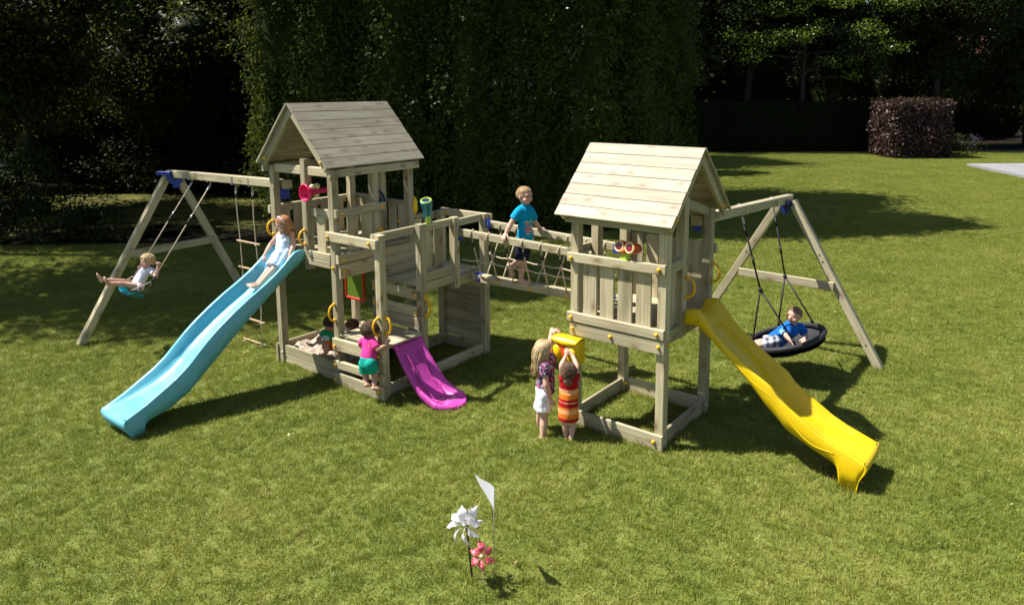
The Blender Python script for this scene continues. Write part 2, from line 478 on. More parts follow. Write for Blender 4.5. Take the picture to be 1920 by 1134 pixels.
LK.new(dg_.outputs['Geometry'], ip.inputs['Points']); LK.new(gi.outputs[0], ip.inputs['Instance']); LK.new(cb.outputs[0], ip.inputs['Rotation'])
LK.new(ip.outputs['Instances'], gout.inputs[0])
go.modifiers.new('patches', 'NODES').node_group = ng

# longer tufts left by the mower round the posts, and stray fallen leaves
tuft = []
def add_tufts(pts, n, spread, hmin, hmax):
    for x, y in pts:
        k = n; b = np.stack([x + rng.normal(0, spread, k), y + rng.normal(0, spread, k), np.zeros(k)], 1)
        a = rng.uniform(0, 6.28, k); w = rng.uniform(.0015, .003, k); h = rng.uniform(hmin, hmax, k); ln = rng.uniform(.1, .9, k); d = rng.uniform(0, 6.28, k)
        o = np.stack([np.cos(a) * w, np.sin(a) * w, np.zeros(k)], 1); t = np.stack([np.cos(d) * np.sin(ln) * h, np.sin(d) * np.sin(ln) * h, np.cos(ln) * h], 1)
        tuft.append(np.stack([b - o, b + o, b + o * .4 + t, b - o * .4 + t], 1))
posts_ = [LF(s, t, 0) for s, t in ((0, 0), (0, W1), (0, FT), (L2, FT), (L2, W1), (L1, 0), (.585, FT), (.3, -.08), (-.06, .3), (-.06, .7), (-.1, 1.3), (-.1, 1.6), (.9, FT + .02), (1.3, FT + .02), (-1.245, -2.63), (1.18, -2.63), (-1.95, .1), (-1.95, .55))]
posts_ += [RF(s, t, 0) for s, t in ((0, 0), (0, WQ), (LQ, 0), (LQ, WQ), (-.08, .2), (-.08, .5), (-.08, .75), (.3, WQ + .03), (.6, WQ + .03), (.3, 0), (.6, 0), (LQ, .3), (LQ, .6), (LQ + 2.33, WQ + 1.165), (LQ + 2.33, WQ - 1.15), (.3, 2.45), (.7, 2.45))]
add_tufts([(p.x, p.y) for p in posts_], 150, .055, .03, .085)
add_tufts([(x, y) for x, y in zip(rng.uniform(-5, 9, 160), rng.uniform(4.2, 16, 160))], 26, .035, .03, .055)
tv = np.concatenate(tuft)
tag(link('long_grass', quads('long_grass', tv, rng.random(len(tv)), M['blade'])), 'longer uncut grass tufts around the posts and across the lawn', 'grass', None, 'stuff')
fn_ = 170
fx = np.stack([rng.uniform(-8, 16, fn_), rng.uniform(4.2, 30, fn_), rng.uniform(.03, .045, fn_)], 1)
# ---------------------------------------------------------------- foliage
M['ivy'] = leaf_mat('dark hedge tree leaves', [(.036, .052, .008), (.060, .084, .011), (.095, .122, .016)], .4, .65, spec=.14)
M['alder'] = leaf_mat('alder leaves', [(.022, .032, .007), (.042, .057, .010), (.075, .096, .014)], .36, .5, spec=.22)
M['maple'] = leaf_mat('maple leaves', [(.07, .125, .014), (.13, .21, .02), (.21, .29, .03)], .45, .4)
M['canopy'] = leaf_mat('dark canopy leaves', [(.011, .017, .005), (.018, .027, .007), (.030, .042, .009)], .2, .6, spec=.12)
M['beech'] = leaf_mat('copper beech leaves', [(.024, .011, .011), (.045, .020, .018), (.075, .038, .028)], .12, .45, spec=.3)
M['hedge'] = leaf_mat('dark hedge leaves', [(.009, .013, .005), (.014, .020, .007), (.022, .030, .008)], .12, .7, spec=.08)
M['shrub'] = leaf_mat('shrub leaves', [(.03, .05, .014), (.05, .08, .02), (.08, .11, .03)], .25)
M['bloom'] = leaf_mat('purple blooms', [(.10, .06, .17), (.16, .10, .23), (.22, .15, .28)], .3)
def leaves(c, nrm, size, aspect=.55):
    """diamond leaves, c centres, nrm facing, size lengths"""
    n = len(c)
    nrm = nrm / (np.linalg.norm(nrm, axis=1, keepdims=True) + 1e-9)
    t = rng.normal(size=(n, 3)); t -= nrm * np.sum(t * nrm, 1, keepdims=True); t /= np.linalg.norm(t, axis=1, keepdims=True) + 1e-9
    b = np.cross(nrm, t)
    s = size[:, None]
    fold = nrm * (s * .10)
    v = np.empty((n, 4, 3))
    v[:, 0] = c - t * s * .5; v[:, 1] = c + b * s * aspect * .5 + fold; v[:, 2] = c + t * s * .5; v[:, 3] = c - b * s * aspect * .5 + fold
    return v
fv_ = leaves(fx, rng.normal(size=(fn_, 3)) * .35 + np.array([0, 0, 1]), rng.uniform(.025, .055, fn_), .6)
M['fallen'] = leaf_mat('dry fallen leaves', [(.30, .24, .08), (.45, .38, .14), (.55, .50, .28)], .2)
tag(link('fallen_leaves', quads('fallen_leaves', fv_, rng.random(fn_), M['fallen'])), 'stray dry leaves fallen on the lawn', 'leaves', None, 'stuff')
def sphere_dirs(n):
    d = rng.normal(size=(n, 3)); return d / np.linalg.norm(d, axis=1, keepdims=True)
def crown_cloud(blobs, dens, size, up=.5):
    """blobs: (centre, radii); leaves gathered in small sprays through each blob's outer half"""
    V = []
    for c, R in blobs:
        R = np.array(R); k = max(8, int(dens * (R[0] * R[1] + R[1] * R[2] + R[0] * R[2])))
        ns = max(3, k // 14)
        d = sphere_dirs(ns); rad = rng.uniform(.55, 1.06, ns) ** .6
        sc = np.array(c) + d * R * rad[:, None]
        idx = rng.integers(0, ns, k)
        p = sc[idx] + rng.normal(size=(k, 3)) * size * np.array([1.5, 1.5, .9])
        nr = d[idx] * .7 + rng.normal(size=(k, 3)) * .6 + np.array([0, 0, up])
        V.append(leaves(p, nr, rng.uniform(.6, 1.3, k) * size))
    return np.concatenate(V)
def core(mb, c, R, seed):
    rings = []
    for k in range(11):
        th = math.pi * (.03 + .94 * k / 10)
        row = []
        for i in range(14):
            a = 2 * math.pi * i / 14
            d = Vector((math.sin(th) * math.cos(a), math.sin(th) * math.sin(a), -math.cos(th)))
            q = 1 + .35 * noise.noise(d * 2.2 + Vector((seed, seed * 2, 0)))
            row.append(Vector((c[0] + d.x * R[0] * q, c[1] + d.y * R[1] * q, c[2] + d.z * R[2] * q)))
        rings.append(row)
    mb.loft(rings)
def limb(mb, p0, p1, r0, r1, bend, n=6, sides=8):
    p0, p1 = Vector(p0), Vector(p1)
    off = Vector((random.uniform(-1, 1), random.uniform(-1, 1), random.uniform(-.2, .2))) * bend
    mb.tube([p0.lerp(p1, i / n) + off * math.sin(math.pi * i / n) for i in range(n + 1)], [r0 + (r1 - r0) * i / n for i in range(n + 1)], sides)
def tree(name, label, cat, group, base, H, trunk_r, blobs, mat, dens, size, cores=.62, lean=(0, 0), big=None):
    root = thing(name, label, cat, base, group)
    b = Vector(base)
    top = b + Vector((lean[0], lean[1], H * .8))
    mb = MB(); limb(mb, b - UP * .1, top, trunk_r, trunk_r * .25, .25, 8, 12)
    for c, R in blobs[:9]:
        q = Vector(c); a = b.lerp(top, min(.9, max(.2, (q.z - b.z - R[2] * .8) / (H * .8))))
        limb(mb, a, q, trunk_r * .38, trunk_r * .08, .25)
    mb.build('trunk', M['bark'], root)
    v = crown_cloud(blobs, dens, size)
    me = quads('crown', v - np.array(base), rng.random(len(v)), M[mat])
    cr = link('crown', me, root)
    if cores:
        mb = MB()
        for i, (c, R) in enumerate(blobs):
            core(mb, c, [x * cores for x in R], i * 1.7 + b.x)
        o = mb.build('inner_foliage', M[mat], cr, b)
        o.location = (0, 0, 0)
    return root

# the tall dense trees behind the playset: five clipped-looking columns grown together
ivx = [(-4.85, 17.7, 1.75, 11.0), (-2.95, 17.55, 1.8, 12.0), (-1.0, 17.6, 1.85, 12.6), (.95, 17.5, 1.8, 12.4), (2.4, 17.8, 1.5, 12.2)]
names_ = ['dense dark column tree at the left end of the leafy wall, beside the pond', 'dense dark column tree behind the right slope of the tall tower roof', 'dense dark column tree in the middle of the leafy wall',
          'dense column tree behind the boy on the bridge, with pale trailing shoots', 'dense column tree at the right end of the leafy wall, left of the open lawn']
for i, (x, y, R, H) in enumerate(ivx):
    root = thing('column_tree', names_[i], 'tree', (x, y, 0), 'dense trees forming a leafy wall behind the playset')
    mb = MB(); limb(mb, (x, y, -.1), (x, y, H * .95), .22, .05, .1, 8, 10)
    for k in range(14):
        a = k * 2.4; z = .8 + k * H / 16
        limb(mb, (x, y, z), (x + math.cos(a) * R * .8, y + math.sin(a) * R * .8, z + .5), .05, .012, .1, 4, 5)
    mb.build('trunk', M['bark'], root)
    def rad(a, z):
        e = R * (1 - .55 * (z / H) ** 4) * (.80 + .2 * np.minimum(1, z / 1.4))
        q = 1 + .10 * np.sin(a * 5 + i * 2 + z * .35) + .07 * np.sin(a * 9 - z * .8 + i) + .06 * np.sin(z * 2.1 + a * 3)
        return e * q
    V = []
    for n_, z0, z1, sz in ((26000, .12, 6.6, .095), (5200, 6.4, H, .26)):
        k = n_; ns = k // 16
        sa = rng.uniform(0, 2 * math.pi, ns); front = rng.random(ns) < .45
        sa = np.where(front, rng.uniform(-math.pi * .98, .02 * math.pi, ns), sa)      # more sprays on the near side
        szv = rng.uniform(z0, z1, ns)
        dep = 1 - np.abs(rng.normal(0, .09, ns)) + (rng.random(ns) < .06) * .10
        rr_ = rad(sa, szv) * dep
        scn = np.stack([x + np.cos(sa) * rr_, y + np.sin(sa) * rr_, szv], 1)
        idx = rng.integers(0, ns, k)
        p = scn[idx] + rng.normal(size=(k, 3)) * np.array([.085, .085, .13]) * (sz / .095)
        nr = np.stack([np.cos(sa), np.sin(sa), np.full(ns, .45)], 1)[idx] + rng.normal(size=(k, 3)) * .42
        V.append(leaves(p, nr, rng.uniform(.6, 1.35, k) * sz))
    mb = MB(); rings = []
    for k in range(26):
        z = .05 + (H - .3) * k / 25
        rings.append([Vector((x + math.cos(a) * float(rad(a, z)) * .80, y + math.sin(a) * float(rad(a, z)) * .80, z)) for a in [2 * math.pi * j / 36 for j in range(36)]])
    core_mb = mb; core_mb.loft(rings)
    # trailing pale shoots
    sh = []
    tr_ = {3: [(-2.12, 60), (-1.6, 16)], 2: [(-1.2, 16), (-2.2, 14)], 4: [(-1.9, 16)], 0: [(-2.6, 16)], 1: [(-1.5, 14)]}[i]
    for a0, cnt in tr_:
        for q in range(cnt):
            z = rng.uniform(1.2, 6.4) if cnt > 20 else rng.uniform(2.5, 6.5)
            a = a0 + rng.normal(0, .06 if cnt > 20 else .22); r0 = float(rad(a, z)) * 1.10 + .04
            c = np.array([x + math.cos(a) * r0, y + math.sin(a) * r0, z])
            k = 12; pp = c + rng.normal(size=(k, 3)) * np.array([.08, .06, .12]); nn = rng.normal(size=(k, 3)) * .5 + np.array([math.cos(a) - .6, math.sin(a), .9])
            sh.append(leaves(pp, nn, rng.uniform(.07, .12, k)))
    v = np.concatenate(V + sh); n2 = sum(len(q) for q in sh)
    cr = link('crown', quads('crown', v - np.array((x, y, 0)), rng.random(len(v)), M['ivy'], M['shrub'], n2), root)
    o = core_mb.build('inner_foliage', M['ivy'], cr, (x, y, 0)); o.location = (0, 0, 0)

def blobs_for(base, H, z0, R, n, rmin=.35, rmax=.6, flat=.75):
    out = []
    for k in range(n):
        d = sphere_dirs(1)[0]; q = rng.uniform(.35, 1)
        zc = (z0 + H) / 2; hz = (H - z0) / 2
        c = (base[0] + d[0] * R * q * .8, base[1] + d[1] * R * q * .8, zc + d[2] * hz * q * .8)
        r = R * rng.uniform(rmin, rmax)
        out.append((c, (r, r, r * flat)))
    return out
# trees round the pond on the left
tree('broadleaf_tree', 'tall tree at the left lawn edge whose crown shades the swing', 'tree', 'trees round the pond', (-12.4, 14.4, 0), 15, .14,
     blobs_for((-9.4, 13.3), 16.0, 4.5, 3.3, 30) + [((-11.2, 15.0, 6.3), (1.7, 1.5, 1.2)), ((-12.8, 15.1, 9.0), (2.0, 1.6, 1.5)), ((-9.6, 15.3, 6.2), (1.6, 1.4, 1.1)), ((-13.0, 15.2, 6.5), (1.6, 1.5, 1.5))], 'alder', 190, .15, .45)
tree('broadleaf_tree', 'dark leafy tree with hanging branches at the far left edge behind the pond', 'tree', 'trees round the pond', (-13.8, 19.0, 0), 10, .25,
     blobs_for((-13.8, 19), 10, 1.2, 3.1, 18), 'alder', 330, .12, .5)
tree('broadleaf_tree', 'broad dark tree across the pond with light catching its upper left leaves', 'tree', 'trees round the pond', (-12.6, 25.5, 0), 12, .28,
     blobs_for((-12.6, 25.5), 11, .9, 3.9, 22), 'alder', 330, .13, .55)
tree('broadleaf_tree', 'dark tree across the pond above the left swing frame', 'tree', 'trees round the pond', (-8.9, 25.0, 0), 12, .26,
     blobs_for((-8.9, 25.0), 11, .8, 3.4, 22), 'alder', 330, .13, .55)
tree('broadleaf_tree', 'shadowy tree between the pond and the leafy wall', 'tree', 'trees round the pond', (-7.2, 23.4, 0), 10, .2,
     blobs_for((-7.2, 23.6), 10, .6, 2.1, 14), 'alder', 330, .12, .6)
tree('shrub', 'low dark bush by the trunk at the left lawn edge', 'bush', None, (-10.4, 15.1, 0), 2.2, .05,
     [((-10.5, 15.1, .8), (1.1, .8, .8)), ((-11.6, 15.3, 1.2), (1.2, .9, 1.1)), ((-9.6, 15.5, .55), (.75, .6, .5)), ((-12.6, 15.6, 1.3), (1.2, 1, 1.2)), ((-10.9, 15.0, 1.5), (.9, .7, .9))], 'canopy', 900, .085, .3)
# trees out of frame on the left that shade the lawn
tree('broadleaf_tree', 'tree beyond the left edge of the picture whose crown shades the swing lawn', 'tree', 'trees round the pond', (-12.6, 11.2, 0), 12, .25, blobs_for((-12.3, 11.6), 13, 3.4, 3.0, 20), 'alder', 150, .18, .4)

tree('broadleaf_tree', 'tall dark tree standing just behind the leafy wall', 'tree', None, (1.6, 21.6, 0), 13, .25, blobs_for((2.1, 20.9), 13.6, .8, 2.9, 24), 'canopy', 150, .20, .6)
tree('broadleaf_tree', 'tall dark tree further back, hidden behind the leafy wall', 'tree', None, (3.6, 32.5, 0), 12, .25, blobs_for((3.6, 32.5), 12.0, .8, 3.2, 18), 'canopy', 120, .2, .6)
for bx_, by_, lb in ((-10.6, 24.0, 'dark low bush on the far bank, left'), (-8.2, 23.6, 'dark low bush on the far bank, middle'), (-6.0, 22.6, 'dark low bush on the far bank next to the leafy wall'), (-13.4, 24.2, 'dark low bush on the far bank, left edge')):
    tree('shrub', lb + ' of the pond', 'bush', 'bushes along the far pond bank', (bx_, by_, 0), 1.6, .05, [((bx_ - .7, by_ - .6, .5), (1.0, .7, .75)), ((bx_ + .7, by_ - .5, .45), (1.0, .7, .7)), ((bx_, by_ - .2, .9), (1.1, .7, .9))], 'canopy', 800, .12, .4)
# far right: hedge, copper beech, canopy
def clipped(name, label, cat, x0, x1, y0, y1, h, mat, n, sz, rag):
    root = thing(name, label, cat, ((x0 + x1) / 2, (y0 + y1) / 2, 0))
    b = np.array(((x0 + x1) / 2, (y0 + y1) / 2, 0))
    pts = []; nr = []
    areas = [((x1 - x0) * h, 0), ((x1 - x0) * h * .4, 1), ((y1 - y0) * h, 2), ((y1 - y0) * h, 3), ((x1 - x0) * (y1 - y0), 4)]
    tot = sum(a for a, _ in areas)
    for a, f in areas:
        k = int(n * a / tot); u = rng.uniform(0, 1, k); w = rng.uniform(.02, 1, k)
        X = x0 + (x1 - x0) * u; Y = y0 + (y1 - y0) * u
        if f == 0: p = np.stack([X, np.full(k, y0), w * h], 1); q = (0, -1, .3)
        elif f == 1: p = np.stack([X, np.full(k, y1), w * h], 1); q = (0, 1, .3)
        elif f == 2: p = np.stack([np.full(k, x0), Y, w * h], 1); q = (-1, 0, .3)
        elif f == 3: p = np.stack([np.full(k, x1), Y, w * h], 1); q = (1, 0, .3)
        else: p = np.stack([X, y0 + (y1 - y0) * w, np.full(k, h)], 1); q = (0, 0, 1)
        p = p + np.array(q) * rng.normal(-.04, rag, (k, 1)) + rng.normal(size=(k, 3)) * .02
        wob = np.sin(p[:, 0] * 3.1) * .05 + np.sin(p[:, 2] * 4 + p[:, 1] * 2) * .05
        p = p + np.array(q) * wob[:, None]
        pts.append(p); nr.append(np.array(q) + rng.normal(size=(k, 3)) * .7)
    p = np.concatenate(pts); q = np.concatenate(nr)
    v = leaves(p, q, rng.uniform(.6, 1.4, len(p)) * sz, .65)
    cr = link('crown', quads('crown', v - b, rng.random(len(v)), M[mat]), root)
    mb = MB(); g = .13
    X0, X1, Y0, Y1 = x0 + g, x1 - g, y0 + g, y1 - g
    mb.loft([[Vector((X0, Y0, z)), Vector((X1, Y0, z)), Vector((X1, Y1, z)), Vector((X0, Y1, z))] for z in (0.0, h - g)], True, True, True, False)
    o = mb.build('inner_foliage', M[mat], cr, b); o.location = (0, 0, 0)
    mb = MB(); limb(mb, (b[0], b[1], -.1), (b[0], b[1], h * .8), .07, .03, .05); mb.build('trunk', M['bark'], root)
    return root
clipped('hedge', 'long dark clipped hedge at the far end of the lawn', 'hedge', 6.6, 18.2, 37.3, 38.7, 2.55, 'hedge', 20000, .10, .06)
clipped('copper_beech_hedge', 'block of clipped copper beech hedge with dark red leaves at the lawn end', 'hedge', 17.1, 19.75, 33.4, 35.8, 2.60, 'beech', 15000, .13, .10)
root = thing('flowering_shrub', 'low shrub with purple blooms in shade beside the copper beech', 'bush', (20.6, 34.6, 0))
v = crown_cloud([((20.5, 35.2, .5), (.8, .7, .65)), ((21.5, 35.4, .45), (.8, .7, .55))], 520, .10)
fc = np.array([(20.2 + 1.7 * rng.random(), 34.8 + .5 * rng.random(), .5 + .5 * rng.random()) for _ in range(26)])
idx = rng.integers(0, 26, 260); w_ = leaves(fc[idx] + rng.normal(size=(260, 3)) * .06, rng.normal(size=(260, 3)) + np.array((0, -.8, .5)), rng.uniform(.03, .055, 260), .8)
v = np.concatenate([v, w_])
link('foliage', quads('foliage', v - np.array((20.6, 34.6, 0)), rng.random(len(v)), M['canopy'], M['bloom'], 260), root)
for x, y, H, z0, R, nb, lab in ((7.4, 39.6, 13, 3.0, 4.0, 15, 'dark tree behind the left end of the far hedge'), (12.0, 40.0, 14, 3.1, 4.2, 17, 'dark tree behind the middle of the far hedge'),
                               (17.0, 40.4, 14, 2.9, 4.2, 17, 'dark tree behind the copper beech block'), (21.8, 38.4, 13, 2.2, 4.4, 17, 'dark tree over the shaded path at the right'), (34.5, 40.5, 13, .8, 4.2, 17, 'dark tree beyond the right edge of the picture'),
                               (28.0, 40.2, 13, 1.5, 4.2, 17, 'dark tree at the far right edge of the picture')):
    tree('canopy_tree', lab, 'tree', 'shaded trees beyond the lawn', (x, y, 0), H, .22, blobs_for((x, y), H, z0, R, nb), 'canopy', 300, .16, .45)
tree('maple_tree', 'maple with bright sunlit yellow green sprays above the far hedge', 'tree', None, (14.6, 38.2, 0), 10, .16,
     [((x_, y_, z_), (r_, r_ * .8, r_ * .38)) for x_, y_, z_, r_ in ((10.6, 37.0, 6.0, .9), (12.0, 36.8, 5.7, 1.0), (13.4, 36.6, 5.9, 1.0), (14.6, 36.9, 6.3, .8), (11.3, 36.9, 5.0, .8), (15.7, 36.8, 4.6, .7), (17.2, 36.8, 6.2, 1.0), (18.4, 36.9, 5.3, .8), (16.4, 36.8, 3.9, .45), (13.0, 37.2, 7.4, 1.4), (15.8, 37.2, 7.9, 1.5), (11, 37.2, 8.2, 1.4), (18.8, 37, 7.6, 1.3))], 'maple', 260, .15, 0)
# old house glimpsed through the trees
HO = thing('house', 'brick house with red tiled roof, glimpsed through the trees at the far right', 'house', (32, 60, 0))
mb = MB(); mb.loft([[Vector((x, y, z)) for x, y in ((27, 57), (37, 57), (37, 64), (27, 64))] for z in (0, 4.6)], True, True, True, False); mb.build('wall', M['brick'], HO)
mb = MB(); mb.loft([[Vector((x, 56.5, 4.5)), Vector((x, 64.5, 4.5)), Vector((x, 60.5, 8.6))] for x in (26.6, 37.4)], True, True, True, False); mb.build('roof', M['tiles'], HO)
# wood beyond everything
wb = []
mbw = MB()
for k in range(46):
    x = -52 + k * 2.7; y = 48 + 1.5 * math.sin(k * 1.3)
    if x < -14: y -= 17
    h = 8.5 + 1.5 * math.sin(k * 2.1)
    if 28 < x < 33: h = 5.6
    wb.append(((x, y, h * .5), (2.6, 1.8, h * .60)))
    core(mbw, (x, y, h * .48), (2.2, 1.4, h * .56), k)
for x, y in ((-5.5, 27), (-2.5, 27.5), (.5, 27.5), (3.5, 28), (-8, 29), (-10.3, 29.5), (-12.7, 29.8), (-15, 29), (-17.4, 27), (-19, 24), (-20, 21), (-19.5, 18), (-18.5, 15.6)):
    wb.append(((x, y, 3.5), (2.3, 1.6, 4.4))); core(mbw, (x, y, 3.4), (1.9, 1.3, 4.2), x)
v = crown_cloud(wb, 85, .24)
me = quads('wood', v, rng.random(len(v)), M['canopy'])
wo = link('wood', me); tag(wo, 'dark mass of woodland closing off the garden', 'wood', None, 'stuff')
o = mbw.build('inner_foliage', M['canopy'], None, (0, 0, 0)); o.parent = wo
# ---------------------------------------------------------------- play towers
def dirv(F, k):
    return {'s': F.A, 't': F.B, 'z': UP}[k]
def boards(F, parent, name, lst, mat='wood', c=.005):
    """lst of (p0, p1, width, thickness, width direction): one part"""
    mb = MB()
    for p0, p1, w, t, wd in lst:
        mb.board(F(*p0), F(*p1), w, t, dirv(F, wd) if isinstance(wd, str) else wd, c)
    return mb.build(name, M[mat], parent)
def post(F, parent, s, t, z0, z1, label=None):
    o = boards(F, parent, 'post', [((s, t, z0), (s, t, z1), PS, PS, 's')], c=.007)
    if label: o['label'] = label
    return o
def bolt(F, parent, s, t, z, d, r=.019):
    """domed yellow bolt cap on a face whose outward normal is d"""
    p = F(s, t, z); n = d.normalized()
    mb = MB()
    mb.tube([p - n * .004, p + n * .006, p + n * .014, p + n * .021, p + n * .024], [r, r, r * .9, r * .55, r * .12], 10)
    return mb.build('bolt_cap', M['yellow'], parent)
def handle(F, parent, s, t, z0, z1, d):
    p0, p1 = F(s, t, z0), F(s, t, z1)
    n = d.normalized(); mid = (p0 + p1) / 2; h = (z1 - z0) / 2
    mb = MB()
    arc = []
    for k in range(13):
        a = -math.pi / 2 + math.pi * k / 12
        arc.append(mid + UP * (h * math.sin(a)) + n * (.012 + .072 * math.cos(a) ** .8 if abs(math.cos(a)) > 1e-6 else .012))
    mb.tube(arc, .013, 8)
    for p in (p0, p1):
        mb.ball(p + n * .014, .021, 10, 6)
    return mb.build('handle', M['yellow'], parent)
def roof(F, parent, along, c0, ridge0, ridge1, hw, ze, zr, z_in0, z_in1):
    """gable roof: ridge runs along 's' or 't' at cross position c0"""
    def P(a, c, z):
        return F(a, c, z) if along == 's' else F(c, a, z)
    ax = dirv(F, along)
    for sg in (-1, 1):
        e = P(0, c0 + sg * hw, ze) - P(0, c0, zr)
        L = e.length; en = e.normalized(); nn = en.cross(ax); nn = nn if nn.z > 0 else -nn
        mb = MB(); k = 7; w = L / k
        for i in range(k):
            off = en * (w * (i + .5)) + nn * (.012 + random.uniform(-.001, .001))
            mb.board(P(ridge0 + random.uniform(-.003, .003), c0, zr) + off, P(ridge1 + random.uniform(-.003, .003), c0, zr) + off, w - .0035, .02, en, .003)
        mb.build('roof_panel', M['roofwood'], parent)
        for a in (z_in0, z_in1):
            st = P(a, c0, zr) + en * .03 - nn * .045
            mb = MB(); mb.board(st, st + en * (L - .06), .085, .04, nn, .004)
            r = mb.build('rafter', M['wood'], parent)
            sgn = -1 if a == z_in0 else 1
            q = st + en * (L - .16)
            mb = MB(); d = ax * sgn
            mb.tube([q + d * .018, q + d * .03, q + d * .04, q + d * .044], [.018, .018, .011, .003], 10)
            b = mb.build('bolt_cap', M['yellow'], r)

def floor(F, parent, s0, s1, t0, t1, z, along='t', w=.095):
    mb = MB(); lst = []
    lo, hi = (s0, s1) if along == 't' else (t0, t1)
    n = max(1, round((hi - lo) / w)); ww = (hi - lo) / n
    for i in range(n):
        c = lo + ww * (i + .5)
        a, b = (F(c, t0, z - .011), F(c, t1, z - .011)) if along == 't' else (F(s0, c, z - .011), F(s1, c, z - .011))
        mb.board(a, b, ww - .008, .022, F.A if along == 't' else F.B, .002)
    return mb.build('platform', M['wood'], parent)

# ---- the taller tower with the annex
LT = thing('play_tower', 'tall wooden play tower with gabled roof, sandbox and lower annex, behind the blue slide', 'play tower', LF(.6, .8, 0))
F = LF
A_, B_ = LF.A, LF.B
for s, t, z0, z1 in ((0, 0, 0, 2.40), (0, W1, 0, 2.40), (L1, W1, 0, 2.40), (L1, 0, 0, 2.40), (0, .60, 1.25, 2.50), (.565, W1, 1.24, 2.33), (L1, .585, 1.25, 2.45),
                     (0, FT, 0, 1.775), (.585, FT, 0, 1.80), (1.13, FT, .97, 1.80), (L2, FT, 0, 1.77), (L2, W1, 0, 1.74), (.60, W1, 0, 1.30)):
    post(F, LT, s, t, z0, z1)
mpl = floor(F, LT, -.03, L1 + .03, -.03, W1 + .03, 1.47, 's'); 
floor(F, LT, .63, L2 + .02, W1 + .055, FT + .03, 1.085, 's')
floor(F, LT, -.04, .535, W1 + .05, FT + .045, .585, 't')
boards(F, LT, 'floor_beam', [((-.02, .045, 1.40), (-.02, .555, 1.40), .09, .04, 'z')])
boards(F, LT, 'floor_beam', [((-.03, .645, 1.435), (-.03, W1 - .045, 1.435), .078, .042, 'z'), ((-.03, .645, 1.352), (-.03, W1 - .045, 1.352), .078, .042, 'z')])
boards(F, LT, 'floor_beam', [((.045, -.02, 1.40), (L1 - .045, -.02, 1.40), .09, .04, 'z')])
boards(F, LT, 'floor_beam', [((L1 + .02, .045, 1.40), (L1 + .02, W1 - .045, 1.40), .09, .04, 'z')])
boards(F, LT, 'front_board', [((-.04, W1 + .068, 1.43), (.62, W1 + .068, 1.43), .10, .045, 'z')])
boards(F, LT, 'front_board', [((-.02, W1 + .068, 1.29), (.62, W1 + .068, 1.29), .155, .045, 'z')])
boards(F, LT, 'step_wall', [((.655, W1 + .03, z), (L1 + .5, W1 + .03, z), .112, .03, 'z') for z in (1.145, 1.262, 1.379)])
# railings of the main platform
boards(F, LT, 'rail', [((-.04, W1 + .068, 1.935), (.66, W1 + .068, 1.935), .095, .045, 'z')])
for a, b in ((.144, .293), (.346, .495)):
    boards(F, LT, 'slat', [((((a + b) / 2), W1 + .033, 1.475), (((a + b) / 2), W1 + .033, 1.90), b - a, .02, 's')])
boards(F, LT, 'rail', [((.03, .645, 1.905), (.03, W1 - .045, 1.905), .10, .045, 'z')])
boards(F, LT, 'slat', [((0, .84, 1.475), (0, .84, 1.87), .15, .02, 't')])
boards(F, LT, 'rail', [((-.05, -.068, 1.875), (L1 + .05, -.068, 1.875), .095, .045, 'z')])
for c in (.13, .33, .53, .73, .93):
    boards(F, LT, 'slat', [((c, -.033, 1.42), (c, -.033, 1.92), .145, .02, 's')])
boards(F, LT, 'rail', [((L1 + .068, .02, 1.89), (L1 + .068, .56, 1.89), .095, .045, 'z')])
boards(F, LT, 'rail', [((L1 + .068, .60, 1.865), (L1 + .068, W1 + .04, 1.865), .095, .045, 'z')])
boards(F, LT, 'rail', [((L1 + .068, .60, 1.47), (L1 + .068, W1 + .04, 1.47), .095, .045, 'z')])
for c in (.14, .31, .48, .74, .91):
    boards(F, LT, 'slat', [((L1 + .033, c, 1.42), (L1 + .033, c, 1.88), .14, .02, 't')])
# roof and its plates
boards(F, LT, 'tie_beam', [((0.0, .045, 2.37), (0.0, .555, 2.37), .10, .04, 'z'), ((0.0, .645, 2.37), (0.0, W1 - .045, 2.37), .10, .04, 'z')])
boards(F, LT, 'tie_beam', [((L1, .045, 2.37), (L1, .54, 2.37), .10, .04, 'z'), ((L1, .63, 2.37), (L1, W1 - .045, 2.37), .10, .04, 'z')])
for t in (-.068, W1 + .068):
    boards(F, LT, 'wall_plate', [((-.10, t, 2.37), (L1 + .10, t, 2.37), .085, .045, 'z')])
roof(F, LT, 's', W1 / 2, -.158, L1 + .168, .631, 2.425, 3.10, -.10, L1 + .11)
# annex rails, slats, boards
boards(F, LT, 'rail', [((-.068, W1 - .06, 1.685), (-.068, FT + .035, 1.685), .098, .045, 'z')])
boards(F, LT, 'rail', [((-.045, FT - .068, 1.735), (.66, FT - .068, 1.735), .09, .045, 'z')])
boards(F, LT, 'rail', [((.63, FT - .02, 1.75), (1.085, FT - .02, 1.75), .085, .045, 'z')])
boards(F, LT, 'rail', [((1.175, FT - .02, 1.725), (L2 - .045, FT - .02, 1.725), .085, .045, 'z')])
boards(F, LT, 'rail', [((L2 + .068, W1 - .05, 1.715), (L2 + .068, FT + .06, 1.715), .09, .045, 'z')])
boards(F, LT, 'rail', [((L1 + .10, W1 - .068, 1.685), (L2 + .09, W1 - .068, 1.685), .09, .045, 'z')])
for a, b in ((.655, .80), (.845, .99)):
    boards(F, LT, 'slat', [(((a + b) / 2, FT - .052, 1.10), ((a + b) / 2, FT - .052, 1.72), b - a, .02, 's')])
for c in (1.27, 1.45):
    boards(F, LT, 'slat', [((c, W1 - .03, 1.06), (c, W1 - .03, 1.68), .14, .02, 's')])
boards(F, LT, 'annex_board', [((.63, FT - .0, 1.195), (1.085, FT - .0, 1.195), .10, .045, 'z')])
